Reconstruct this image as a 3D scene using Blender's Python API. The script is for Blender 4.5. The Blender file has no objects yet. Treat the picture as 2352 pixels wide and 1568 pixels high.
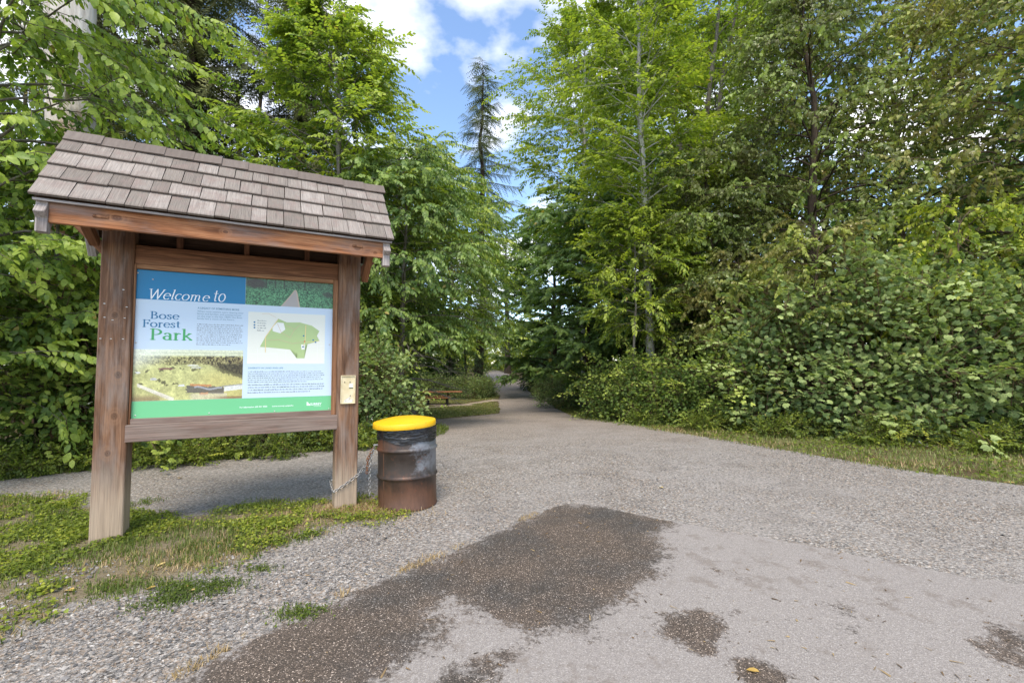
import bpy, bmesh, math, random
import numpy as np
from mathutils import Vector, Matrix
from mathutils.geometry import delaunay_2d_cdt

R = math.radians
SC = bpy.context.scene
COL = SC.collection

# ------------------------------------------------------------------ camera
FPX = 1045.0            # focal length in pixels of a 2352 px wide picture
EYE = 1.4
PITCH = math.atan((835 - 784) / FPX)
cam_data = bpy.data.cameras.new('camera')
cam_data.sensor_width = 36.0
cam_data.lens = FPX / 2352 * 36.0
cam_data.clip_start = 0.05
cam_data.clip_end = 2000
cam = bpy.data.objects.new('camera', cam_data)
COL.objects.link(cam)
cam.location = (0, 0, EYE)
cam.rotation_euler = (R(90) + PITCH, 0, 0)
SC.camera = cam

# ------------------------------------------------------------------ sky, sun, exposure
SUN_EL, SUN_AZ = 58.0, 183.0      # azimuth clockwise from +Y (the view direction): high, behind the camera
world = bpy.data.worlds.new('World')
SC.world = world
world.use_nodes = True
wn, wl = world.node_tree.nodes, world.node_tree.links
wn.clear()
w_out = wn.new('ShaderNodeOutputWorld')
w_bg = wn.new('ShaderNodeBackground')
w_bg.inputs['Strength'].default_value = 0.15
w_sky = wn.new('ShaderNodeTexSky')
w_sky.sky_type = 'NISHITA'
w_sky.sun_disc = False
w_sky.sun_elevation = R(SUN_EL)
w_sky.sun_rotation = R(SUN_AZ)
w_sky.air_density = 1.0
w_sky.dust_density = 0.3
w_sky.ozone_density = 2.0
w_tc = wn.new('ShaderNodeTexCoord')
w_sep = wn.new('ShaderNodeSeparateXYZ')
w_add = wn.new('ShaderNodeMath'); w_add.operation = 'ADD'; w_add.inputs[1].default_value = 0.22
w_dx = wn.new('ShaderNodeMath'); w_dx.operation = 'DIVIDE'
w_dy = wn.new('ShaderNodeMath'); w_dy.operation = 'DIVIDE'
w_cmb = wn.new('ShaderNodeCombineXYZ')
w_noise = wn.new('ShaderNodeTexNoise')
w_noise.inputs['Scale'].default_value = 3.0
w_noise.inputs['Detail'].default_value = 9
w_noise.inputs['Roughness'].default_value = 0.52
w_ramp = wn.new('ShaderNodeValToRGB')
w_ramp.color_ramp.elements[0].position = 0.46
w_ramp.color_ramp.elements[1].position = 0.70
w_mix = wn.new('ShaderNodeMixRGB')
w_mix.inputs[2].default_value = (6.8, 6.5, 6.1, 1)
wl.new(w_tc.outputs['Generated'], w_sep.inputs[0])
wl.new(w_sep.outputs['Z'], w_add.inputs[0])
wl.new(w_sep.outputs['X'], w_dx.inputs[0]); wl.new(w_add.outputs[0], w_dx.inputs[1])
wl.new(w_sep.outputs['Y'], w_dy.inputs[0]); wl.new(w_add.outputs[0], w_dy.inputs[1])
wl.new(w_dx.outputs[0], w_cmb.inputs[0]); wl.new(w_dy.outputs[0], w_cmb.inputs[1])
w_cmb.inputs[2].default_value = 4.2
wl.new(w_cmb.outputs[0], w_noise.inputs['Vector'])
wl.new(w_noise.outputs['Fac'], w_ramp.inputs[0])
wl.new(w_ramp.outputs[0], w_mix.inputs[0])
wl.new(w_sky.outputs[0], w_mix.inputs[1])
wl.new(w_mix.outputs[0], w_bg.inputs[0])
wl.new(w_bg.outputs[0], w_out.inputs[0])

sun_data = bpy.data.lights.new('sun', 'SUN')
sun_data.energy = 2.0
sun_data.angle = R(25)
sun_data.color = (1.0, 0.90, 0.76)
sun = bpy.data.objects.new('sun', sun_data)
COL.objects.link(sun)
_d = Vector((math.sin(R(SUN_AZ)) * math.cos(R(SUN_EL)), math.cos(R(SUN_AZ)) * math.cos(R(SUN_EL)), math.sin(R(SUN_EL))))
sun.rotation_euler = _d.to_track_quat('Z', 'Y').to_euler()
sun.location = (0, 0, 30)

vs = SC.view_settings
vs.view_transform = 'Standard'
vs.look = 'None'
vs.gamma = 1.0
vs.exposure = 1.2
vs.use_curve_mapping = False
SC.cycles.max_bounces = 8
SC.cycles.diffuse_bounces = 4
SC.cycles.glossy_bounces = 2
SC.cycles.transmission_bounces = 4
SC.cycles.transparent_max_bounces = 4
SC.cycles.use_denoising = True
SC.cycles.sample_clamp_indirect = 6

# ------------------------------------------------------------------ photo pixels -> directions and ground points
_cp, _sp = math.cos(PITCH), math.sin(PITCH)
def ray(px, py):
    x = (px - 1176) / FPX; y = -(py - 784) / FPX
    return np.array([x, _cp - y * _sp, _sp + y * _cp])
_TY = np.array([-60, 7, 12, 18, 24, 28, 34, 45, 60, 75, 90, 600.])
_TZ = np.array([0, 0, -.18, -.6, -.95, -1.02, -.9, -.45, .15, .5, .6, .6])
_gy = np.linspace(-60, 600, 6601)
_k = np.exp(-.5 * (np.arange(-40, 41) / 15.) ** 2); _k /= _k.sum()
_gz = np.convolve(np.pad(np.interp(_gy, _TY, _TZ), 40, mode='edge'), _k, mode='valid')
def hgt(y):
    return np.interp(y, _gy, _gz)
def hit(px, py):
    r = ray(px, py); t = np.linspace(1, 260, 26000)
    z = EYE + t * r[2]; below = z < hgt(t * r[1])
    i = int(np.argmax(below)) if below.any() else len(t) - 1
    return (t[i] * r[0], t[i] * r[1])
def at(px, depth):            # x of a pixel column at a depth
    return (px - 1176) / FPX * depth
def zat(py, depth):           # height of a pixel row at a depth
    return EYE + (835 - py) / FPX * depth
def project(P):
    P = np.asarray(P, float); d = P - np.array([0, 0, EYE])
    fz = d[..., 1] * _cp + d[..., 2] * _sp; up = -d[..., 1] * _sp + d[..., 2] * _cp
    fz = np.where(np.abs(fz) < .01, .01, fz)
    return 1176 + FPX * d[..., 0] / fz, 784 - FPX * up / fz, fz

# ------------------------------------------------------------------ object helpers
def tag(o, label=None, cat=None, group=None, kind=None):
    if label: o['label'] = label
    if cat: o['category'] = cat
    if group: o['group'] = group
    if kind: o['kind'] = kind
    return o
def obj(name, me, parent=None, loc=None, rot=None, mat=None):
    o = bpy.data.objects.new(name, me)
    COL.objects.link(o)
    if parent is not None: o.parent = parent
    if loc is not None: o.location = loc
    if rot is not None: o.rotation_euler = rot
    if mat is not None and me is not None and len(me.materials) == 0: me.materials.append(mat)
    return o
def thing(name, loc, label, cat, group=None, rz=0):
    o = obj(name, None, loc=loc, rot=(0, 0, rz))
    o.empty_display_size = 0.2
    return tag(o, label, cat, group)
def tri_mesh(name, V, F, mats, fmat=None, tint=None, smooth=False, color=None):
    me = bpy.data.meshes.new(name)
    V = np.ascontiguousarray(V, np.float32); F = np.ascontiguousarray(F, np.int32)
    me.vertices.add(len(V)); me.vertices.foreach_set('co', V.ravel())
    me.loops.add(F.size); me.loops.foreach_set('vertex_index', F.ravel())
    me.polygons.add(len(F)); me.polygons.foreach_set('loop_start', np.arange(0, F.size, F.shape[1], dtype=np.int32))
    for m in (mats if isinstance(mats, (list, tuple)) else [mats]): me.materials.append(m)
    if fmat is not None: me.polygons.foreach_set('material_index', np.ascontiguousarray(fmat, np.int32))
    if smooth: me.polygons.foreach_set('use_smooth', np.ones(len(F), bool))
    if tint is not None:
        a = me.attributes.new('tint', 'FLOAT', 'POINT'); a.data.foreach_set('value', np.ascontiguousarray(tint, np.float32))
    if color is not None:
        a = me.attributes.new('print_color', 'FLOAT_COLOR', 'POINT')
        c = np.ones((len(V), 4), np.float32); c[:, :3] = color
        a.data.foreach_set('color', c.ravel())
    me.update(calc_edges=True)
    return me
def box_bm(bm, sx, sy, sz, loc=(0, 0, 0), bevel=0.0, mat=None):
    r = bmesh.ops.create_cube(bm, size=1.0)
    vs_ = r['verts']
    bmesh.ops.scale(bm, vec=(sx, sy, sz), verts=vs_)
    if bevel:
        es = list({e for v in vs_ for e in v.link_edges})
        rr = bmesh.ops.bevel(bm, geom=es, offset=bevel, segments=1, affect='EDGES')
        vs_ = list({v for f in rr['faces'] for v in f.verts} | {v for v in vs_ if v.is_valid})
    bmesh.ops.translate(bm, vec=loc, verts=vs_)
    return vs_
def bm_obj(name, bm, mat, parent=None, loc=None, rot=None, smooth=False):
    me = bpy.data.meshes.new(name)
    bm.to_mesh(me); bm.free()
    if smooth:
        me.polygons.foreach_set('use_smooth', np.ones(len(me.polygons), bool))
    for m in (mat if isinstance(mat, (list, tuple)) else [mat]): me.materials.append(m)
    return obj(name, me, parent, loc, rot)
def box(name, size, loc, mat, parent=None, rot=None, bevel=0.004):
    bm = bmesh.new(); box_bm(bm, *size, bevel=bevel)
    return bm_obj(name, bm, mat, parent, loc, rot)
def lathe_arrays(profile, n=48):
    prof = np.array(profile, float); k = len(prof)
    a = np.linspace(0, 2 * np.pi, n, endpoint=False)
    V = np.stack([prof[:, 0][:, None] * np.cos(a), prof[:, 0][:, None] * np.sin(a), np.repeat(prof[:, 1][:, None], n, 1)], -1).reshape(-1, 3)
    F = []
    for i in range(k - 1):
        for j in range(n):
            F.append((i * n + j, i * n + (j + 1) % n, (i + 1) * n + (j + 1) % n, (i + 1) * n + j))
    return V, np.array(F)

# ------------------------------------------------------------------ material helpers
class NT:
    def __init__(s, name):
        s.m = bpy.data.materials.new(name); s.m.use_nodes = True
        s.t = s.m.node_tree; s.n = s.t.nodes; s.l = s.t.links
        s.n.clear()
        s.out = s.n.new('ShaderNodeOutputMaterial')
    def node(s, typ, **kw):
        x = s.n.new('ShaderNode' + typ)
        for k, v in kw.items():
            if k.startswith('i_'):
                key = k[2:]
                x.inputs[int(key) if key.isdigit() else key.replace('_', ' ')].default_value = v
            else: setattr(x, k, v)
        return x
    def link(s, a, b): s.l.new(a, b)
    def noise(s, vec, scale, detail=4, rough=0.55, dist=0.0):
        x = s.node('TexNoise', i_Scale=scale, i_Detail=detail, i_Roughness=rough, i_Distortion=dist)
        if vec is not None: s.link(vec, x.inputs['Vector'])
        return x.outputs['Fac']
    def ramp(s, fac, stops, interp='LINEAR'):
        x = s.node('ValToRGB'); cr = x.color_ramp; cr.interpolation = interp
        while len(cr.elements) < len(stops): cr.elements.new(0.5)
        for e, (p, c) in zip(cr.elements, stops):
            e.position = p; e.color = (c, c, c, 1) if isinstance(c, (int, float)) else (*c, 1)
        s.link(fac, x.inputs[0]); return x.outputs[0]
    def mix(s, fac, a, b, mode='MIX'):
        x = s.node('MixRGB', blend_type=mode)
        for k, v in enumerate((fac, a, b)):
            inp = x.inputs[k]
            if isinstance(v, (int, float)): inp.default_value = v if k == 0 else (v, v, v, 1)
            elif isinstance(v, tuple): inp.default_value = (*v, 1)
            else: s.link(v, inp)
        return x.outputs[0]
    def math(s, op, a, b=None, c=None, clamp=False):
        x = s.node('Math', operation=op, use_clamp=clamp)
        for i, v in enumerate((a, b, c)):
            if v is None: continue
            if isinstance(v, (int, float)): x.inputs[i].default_value = v
            else: s.link(v, x.inputs[i])
        return x.outputs[0]
    def coords(s, kind='Object'):
        return s.node('TexCoord').outputs[kind]
    def pos(s):
        return s.node('NewGeometry').outputs['Position']
    def mapping(s, vec, scale=(1, 1, 1), loc=(0, 0, 0), rot=(0, 0, 0)):
        x = s.node('Mapping')
        x.inputs['Scale'].default_value = scale; x.inputs['Location'].default_value = loc; x.inputs['Rotation'].default_value = rot
        s.link(vec, x.inputs['Vector']); return x.outputs[0]
    def attr(s, name, out='Fac'):
        return s.node('Attribute', attribute_name=name).outputs[out]
    def bump(s, h, strength=.3, dist=.01, normal=None):
        x = s.node('Bump', i_Strength=strength, i_Distance=dist)
        s.link(h, x.inputs['Height'])
        if normal is not None: s.link(normal, x.inputs['Normal'])
        return x.outputs[0]
    def principled(s, color, rough=.6, spec=.3, metallic=0, normal=None):
        b = s.node('BsdfPrincipled')
        for nm, v in (('Base Color', color), ('Roughness', rough), ('Metallic', metallic), ('Specular IOR Level', spec)):
            if isinstance(v, tuple): b.inputs[nm].default_value = (*v, 1)
            elif isinstance(v, (int, float)): b.inputs[nm].default_value = v
            else: s.link(v, b.inputs[nm])
        if normal is not None: s.link(normal, b.inputs['Normal'])
        return b.outputs[0]
    def done(s, shader):
        s.link(shader, s.out.inputs[0]); return s.m

def leaf_mat(name, dark, mid, light, trans=.32, rough=.42, spec=.35, patch=None, old=(.42, .33, .10)):
    t = NT(name)
    f = t.attr('tint')
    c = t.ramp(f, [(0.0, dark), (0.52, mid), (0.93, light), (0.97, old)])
    if patch:
        n = t.noise(t.pos(), .9, 3)
        c = t.mix(t.math('MULTIPLY', t.ramp(n, [(.42, 0.), (.62, 1.)]), .75), c, patch)
    veins = t.noise(t.pos(), 40, 2)
    c = t.mix(.25, c, t.mix(1.0, c, t.ramp(veins, [(.35, .45), (.7, 1.5)]), 'MULTIPLY'))
    b = t.principled(c, rough, spec)
    tr = t.node('BsdfTranslucent')
    t.link(t.mix(1.0, c, (1.15, 1.25, .55), 'MULTIPLY'), tr.inputs[0])
    mx = t.node('MixShader', i_Fac=min(.5, trans + .08))
    t.link(b, mx.inputs[1]); t.link(tr.outputs[0], mx.inputs[2])
    return t.done(mx.outputs[0])

def bark_mat(name, a, b, scale=6, stretch=.25, lichen=None):
    t = NT(name); p = t.mapping(t.pos(), (scale, scale, scale * stretch))
    n = t.noise(p, 3, 6, .65); c = t.ramp(n, [(.3, a), (.7, b)])
    if lichen:
        c = t.mix(t.ramp(t.noise(t.pos(), 5, 5, .6), [(.45, 0.), (.6, 1.)]), c, lichen)
    return t.done(t.principled(c, .9, .15, normal=t.bump(n, .8, .02)))

def plain_mat(name, color, rough=.6, spec=.3, metallic=0, var=.15, scale=8):
    t = NT(name)
    n = t.noise(t.pos(), scale, 5)
    c = t.mix(var, color, t.mix(1.0, color, t.ramp(n, [(.3, .2), (.7, 1.8)]), 'MULTIPLY'))
    return t.done(t.principled(c, rough, spec, metallic))

def wood_mat(name, dark, mid, light, grey=None, grey_amt=.0, base_bleach=None, knots=(), rough=.75):
    """Grain along local X. base_bleach=(x0, x1, color): colour change along the length (weathering)."""
    t = NT(name)
    co = t.coords('Object')
    rnd = t.node('ObjectInfo').outputs['Random']
    off = t.node('CombineXYZ'); t.link(t.math('MULTIPLY', rnd, 37.0), off.inputs[0]); t.link(t.math('MULTIPLY', rnd, 11.0), off.inputs[1])
    va = t.node('VectorMath', operation='ADD'); t.link(co, va.inputs[0]); t.link(off.outputs[0], va.inputs[1])
    c2 = va.outputs[0]
    big = t.noise(t.mapping(c2, (.9, 9, 9)), 1.6, 5, .6, 1.2)
    fine = t.noise(t.mapping(c2, (3, 130, 130)), 1.0, 4, .6)
    c = t.ramp(big, [(.28, dark), (.5, mid), (.72, light)])
    c = t.mix(.55, c, t.mix(1.0, c, t.ramp(fine, [(.32, .35), (.66, 1.55)]), 'MULTIPLY'))
    # checks (long cracks)
    cr = t.noise(t.mapping(c2, (.5, 26, 26)), 1.0, 2, .4)
    crm = t.ramp(cr, [(.485, 0.), (.5, 1.), (.515, 0.)])
    c = t.mix(t.math('MULTIPLY', crm, .45), c, tuple(v * .25 for v in dark))
    if grey:
        g = t.noise(t.mapping(c2, (1.2, 5, 5)), 2.0, 5, .6)
        gm = t.ramp(g, [(.5 - .5 * grey_amt, 0.), (.72 - .3 * grey_amt, 1.)])
        c = t.mix(t.math('MULTIPLY', gm, .8), c, t.mix(.6, grey, t.mix(1.0, grey, t.ramp(fine, [(.3, .5), (.7, 1.4)]), 'MULTIPLY')))
    if base_bleach:
        x0, x1, bc = base_bleach
        sp = t.node('SeparateXYZ'); t.link(co, sp.inputs[0])
        mr = t.node('MapRange', interpolation_type='SMOOTHSTEP')
        mr.inputs['From Min'].default_value = x1; mr.inputs['From Max'].default_value = x0
        wob = t.math('ADD', sp.outputs[0], t.math('MULTIPLY', t.math('SUBTRACT', t.noise(t.mapping(co, (2, 24, 24)), 1.4, 4), .5), .35))
        t.link(wob, mr.inputs['Value'])
        c = t.mix(t.math('MULTIPLY', mr.outputs[0], .85), c, t.mix(.5, bc, t.mix(1.0, bc, t.ramp(fine, [(.3, .5), (.7, 1.5)]), 'MULTIPLY')))
    h = fine
    for (kx, ky, kz, kr) in knots:
        vs_ = t.node('VectorMath', operation='SUBTRACT'); t.link(co, vs_.inputs[0]); vs_.inputs[1].default_value = (kx, ky, kz)
        ln = t.node('VectorMath', operation='LENGTH'); t.link(t.mapping(vs_.outputs[0], (.75, 1, 1)), ln.inputs[0])
        d = t.math('ADD', ln.outputs['Value'], t.math('MULTIPLY', t.math('SUBTRACT', t.noise(co, 60, 2), .5), kr * .35))
        c = t.mix(t.ramp(t.math('DIVIDE', d, kr), [(.0, .7), (.3, .15), (.5, .5), (.62, .15), (.8, .25), (1.0, 0.)]), c, tuple(v * .45 for v in dark))
        c = t.mix(t.ramp(t.math('DIVIDE', d, kr * 2.2), [(.3, 0.), (.42, .45), (.6, .1), (.75, .3), (1., 0.)]), c, light)
    nrm = t.bump(t.mix(.5, h, crm), .5, .004)
    return t.done(t.principled(c, rough, .25, normal=nrm))

# ================================================================== GROUND
rg = np.random.default_rng(7)
def poly_px(pts): return [hit(*p) for p in pts]
def densify(poly, step, jit, closed=True, rng=rg):
    out = []
    n = len(poly)
    for i in range(n if closed else n - 1):
        a = np.array(poly[i]); b = np.array(poly[(i + 1) % n]); L = np.linalg.norm(b - a)
        d = max(step, .012 * np.hypot(*(a + b) / 2)); k = max(1, int(L / d))
        nrm = np.array([-(b - a)[1], (b - a)[0]]) / max(L, 1e-6)
        for j in range(k):
            out.append(a + (b - a) * j / k + nrm * rng.normal(0, jit * (d / step) ** .5) * (1 if 0 < j or not closed else 0))
    return np.array(out)
def inside(poly, P):
    poly = np.asarray(poly); x, y = P[:, 0], P[:, 1]; res = np.zeros(len(P), bool)
    j = len(poly) - 1
    for i in range(len(poly)):
        xi, yi = poly[i]; xj, yj = poly[j]
        c = ((yi > y) != (yj > y)) & (x < (xj - xi) * (y - yi) / ((yj - yi) if yj != yi else 1e-9) + xi)
        res ^= c; j = i
    return res
def pdist(poly, P, closed=True):
    poly = np.asarray(poly); D = np.full(len(P), 1e9); n = len(poly)
    for i in range(n if closed else n - 1):
        a = poly[i]; b = poly[(i + 1) % n]; ab = b - a
        t = np.clip(((P - a) @ ab) / max(ab @ ab, 1e-9), 0, 1)
        D = np.minimum(D, np.linalg.norm(P - a - t[:, None] * ab, axis=1))
    return D
def sdist(poly, P):          # positive inside
    return np.where(inside(poly, P), 1, -1) * pdist(poly, P)
def vnoise(P, s, seed=0):    # cheap 2D value noise, -1..1
    q = P * s; i = np.floor(q).astype(int); f = q - i; f = f * f * (3 - 2 * f)
    def h(a, b):
        n = (a * 374761393 + b * 668265263 + seed * 974711) & 0x7fffffff
        n = (n ^ (n >> 13)) * 1274126177 & 0x7fffffff
        return ((n ^ (n >> 16)) & 0xffff) / 32767.5 - 1
    a = h(i[:, 0], i[:, 1]); b = h(i[:, 0] + 1, i[:, 1]); c = h(i[:, 0], i[:, 1] + 1); d = h(i[:, 0] + 1, i[:, 1] + 1)
    return (a * (1 - f[:, 0]) + b * f[:, 0]) * (1 - f[:, 1]) + (c * (1 - f[:, 0]) + d * f[:, 0]) * f[:, 1]
def fbm(P, s, seed=0, o=4):
    return sum(vnoise(P, s * 2 ** k, seed + k) * .5 ** k for k in range(o)) / 1.5
def sheet(name, outline, z, grids, mats, attrs=None, rng=rg):
    """Triangulated sheet that follows the terrain; grids: (x0,x1,y0,y1,step) regions of interior points."""
    pts = []
    for (x0, x1, y0, y1, s) in grids:
        X, Y = np.meshgrid(np.arange(x0, x1, s), np.arange(y0, y1, s))
        q = np.stack([X.ravel(), Y.ravel()], -1) + rng.uniform(-.3, .3, (X.size, 2)) * s
        q = q[inside(outline, q)]; q = q[pdist(outline, q) > s * .45]
        pts.append(q)
    P = np.concatenate([outline] + pts)
    n = len(outline)
    res = delaunay_2d_cdt([Vector(p) for p in P], [], [list(range(n))], 1, 1e-5)
    V2 = np.array([tuple(v) for v in res[0]]); F = np.array([f for f in res[2] if len(f) == 3])
    a, b, c = V2[F[:, 0]], V2[F[:, 1]], V2[F[:, 2]]
    cr = (b - a)[:, 0] * (c - a)[:, 1] - (b - a)[:, 1] * (c - a)[:, 0]
    F[cr < 0] = F[cr < 0][:, ::-1]
    V = np.column_stack([V2, hgt(V2[:, 1]) + z])
    me = tri_mesh(name, V, F, mats, smooth=True)
    for nm, fn in (attrs or {}).items():
        at_ = me.attributes.new(nm, 'FLOAT', 'POINT'); at_.data.foreach_set('value', fn(V2).astype(np.float32))
    o = obj(name, me); o['kind'] = 'structure'
    return o

# -- outlines traced on the ground (pixels of the 2352 px picture, dropped onto the terrain)
RIGHT_EDGE = [(1128, 845), (1140, 849), (1164, 857.6), (1189, 869.4), (1213, 878), (1209, 892.8), (1224, 909), (1250, 917.7), (1262, 926.5),
              (1290, 944), (1319, 955.8), (1400, 966), (1500, 983), (1600, 1000), (1700, 1015), (1900, 1050), (2100, 1082), (2352, 1115)]
LEFT_EDGE = [(1108, 844), (1110, 852), (1112.7, 866.4), (1127, 881), (1134.7, 898.7), (1149, 908), (1145, 919), (1149, 939.7), (1146, 949), (1090, 955), (1000, 963), (955, 967)]
HEDGE_FOOT = [(968, 985), (900, 1008), (865, 1017), (770, 1032), (600, 1048), (290, 1072), (150, 1085), (0, 1102)]
re_w = poly_px(RIGHT_EDGE); le_w = poly_px(LEFT_EDGE); hf_w = poly_px(HEDGE_FOOT)
gravel_poly = densify(re_w[::-1][:0] + [(-14, -7), (14, -7), (14, .5), (9, 3.4)] + re_w[::-1] + le_w + hf_w + [(-8.5, 4.6), (-14, 3.4)], .06, .018)
island_poly = np.array(poly_px([(-250, 1150), (0, 1148), (120, 1143), (215, 1150), (300, 1190), (420, 1188), (560, 1172), (690, 1166), (765, 1160), (860, 1152), (905, 1178), (840, 1196), (760, 1204), (690, 1235), (600, 1258), (520, 1285), (430, 1310), (330, 1345), (220, 1385), (120, 1425), (0, 1455), (-250, 1500)]))
asphalt_left = poly_px([(400, 1568), (640, 1440), (860, 1340), (995, 1289), (1168, 1211), (1272, 1165), (1300, 1158), (1364, 1160), (1450, 1180), (1572, 1205), (1733, 1234), (1860, 1254), (2005, 1283), (2206, 1323), (2352, 1346)])
asphalt_poly = densify([(-1.9, 1.2), (-3.6, -1.8), (-6.5, -7)][::-1] + asphalt_left + [(5.2, 1.9), (9, -.5), (14, -4), (14, -6.9)], .05, .014)
verge_poly = np.array(poly_px([(1330, 962), (1500, 988), (1700, 1020), (1900, 1055), (2100, 1086), (2352, 1118), (2500, 1135), (2500, 1050), (2352, 1030), (2200, 1015), (2000, 985), (1800, 965), (1600, 958), (1450, 950), (1340, 925), (1262, 922), (1275, 935)]))
lawn_poly = np.array(poly_px([(1148, 907), (1143, 916), (1060, 925), (1143, 921), (1149, 940), (1146, 948), (1090, 954), (1000, 961), (930, 966), (900, 930), (930, 905), (1000, 912), (1080, 912), (1120, 905)]))
sprig_poly = np.array(poly_px([(985, 975), (1015, 978), (1032, 985), (1022, 997), (1000, 1003), (970, 1003), (960, 985)]))

def soil_mask(P):
    a = np.clip(sdist(island_poly, P) * 3 + .5 + .9 * fbm(P, 1.6, 3), 0, 1)
    return a
def stain_field(P):
    big = poly_px([(398, 1572), (640, 1440), (860, 1340), (995, 1289), (1168, 1211), (1272, 1160), (1400, 1165), (1560, 1198), (1500, 1228), (1535, 1285), (1475, 1330), (1440, 1375), (1345, 1425), (1300, 1450), (1215, 1452), (1150, 1425), (1085, 1400), (1020, 1372), (985, 1420), (1040, 1450), (985, 1490), (905, 1520), (830, 1600), (300, 1700)])
    d = sdist(np.array(big), P)
    f = .5 + d * 2.6
    hole = np.array(hit(1330, 1207)); f -= 1.3 * np.exp(-((P - hole) ** 2).sum(1) / .006)
    for (px, py, r, am) in [(1590, 1445, .17, 1.05), (1620, 1425, .12, .9), (1605, 1490, .09, .8), (1540, 1440, .09, .55), (1745, 1548, .11, 1.1), (2330, 1470, .12, .9), (2290, 1500, .15, .7), (2250, 1480, .1, .6), (1160, 1510, .08, .75), (1110, 1545, .1, .8), (1050, 1570, .12, .8), (1640, 1312, .09, .5), (1700, 1325, .12, .4), (1930, 1400, .14, .42), (1960, 1450, .1, .45), (2020, 1390, .1, .35), (1510, 1362, .05, .5), (1690, 1405, .05, .5), (1420, 1470, .15, .3), (1800, 1425, .05, .5)]:
        c = np.array(hit(px, py)); dd = ((P - c) ** 2).sum(1)
        f = np.maximum(f, am * np.exp(-dd / (2 * r * r * .55)))
    return np.clip(f, -1, 2)

def gravel_mat(name, kind):
    t = NT(name); p = t.pos()
    big = t.noise(p, .55, 4); mid = t.noise(p, 3.2, 5, .6)
    vor = t.node('TexVoronoi', feature='F1', i_Scale=80.0, i_Randomness=1.0)
    dp = t.node('VectorMath', operation='ADD'); t.link(p, dp.inputs[0])
    nv = t.node('TexNoise', i_Scale=90.0, i_Detail=2); t.link(p, nv.inputs['Vector'])
    sc = t.node('VectorMath', operation='SCALE', i_Scale=.02); t.link(nv.outputs['Color'], sc.inputs[0]); t.link(sc.outputs[0], dp.inputs[1])
    t.link(dp.outputs[0], vor.inputs['Vector'])
    sp = t.node('SeparateColor'); t.link(vor.outputs['Color'], sp.inputs[0])
    vor2 = t.node('TexVoronoi', feature='F1', i_Scale=24.0); t.link(dp.outputs[0], vor2.inputs['Vector'])
    sp2 = t.node('SeparateColor'); t.link(vor2.outputs['Color'], sp2.inputs[0])
    stone = t.ramp(sp.outputs[0], [(0., (0.067, 0.062, 0.058)), (.35, (0.184, 0.173, 0.161)), (.7, (0.291, 0.274, 0.251)), (.93, (0.409, 0.380, 0.344)), (1., (0.573, 0.535, 0.489))])
    warm = t.mix(t.ramp(sp.outputs[1], [(.6, 0.), (.8, .75)]), stone, (0.317, 0.240, 0.174))
    fines = t.mix(mid, (0.256, 0.236, 0.215), (0.338, 0.310, 0.282))
    fm = t.ramp(t.math('ADD', big, t.math('MULTIPLY', mid, .55)), [(.66, 0.), (.9, 1.)])
    c = t.mix(t.math('MULTIPLY', fm, .75), warm, fines)
    # the trodden path further on is browner and finer
    sxyz = t.node('SeparateXYZ'); t.link(p, sxyz.inputs[0])
    far = t.node('MapRange'); far.inputs['From Min'].default_value = 7.; far.inputs['From Max'].default_value = 13.; t.link(sxyz.outputs[1], far.inputs['Value'])
    c = t.mix(t.math('MULTIPLY', far.outputs[0], .7), c, t.mix(mid, (0.266, 0.220, 0.188), (0.347, 0.295, 0.253)))
    c = t.mix(t.ramp(t.noise(p, 1.3, 5, .6), [(.35, .45), (.5, 0.)]), c, t.mix(1.0, c, (.72, .70, .68), 'MULTIPLY'))
    c = t.mix(.62, c, t.mix(1.0, c, t.ramp(t.noise(p, 34, 3, .8), [(.36, .35), (.5, 1.), (.64, 1.75)]), 'MULTIPLY'))
    soil = t.attr('soil')
    sm = t.ramp(t.math('ADD', soil, t.math('MULTIPLY', t.math('SUBTRACT', t.noise(p, 9, 5), .5), .8)), [(.4, 0.), (.75, 1.)])
    c = t.mix(t.math('MULTIPLY', sm, .85), c, t.mix(t.noise(p, 14, 4), (0.102, 0.085, 0.043), (0.266, 0.210, 0.126)))
    h = t.mix(.35, vor.outputs['Distance'], vor2.outputs['Distance'])
    nrm = t.bump(h, .9, .014)
    return t.done(t.principled(c, .92, .15, normal=nrm))

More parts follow.
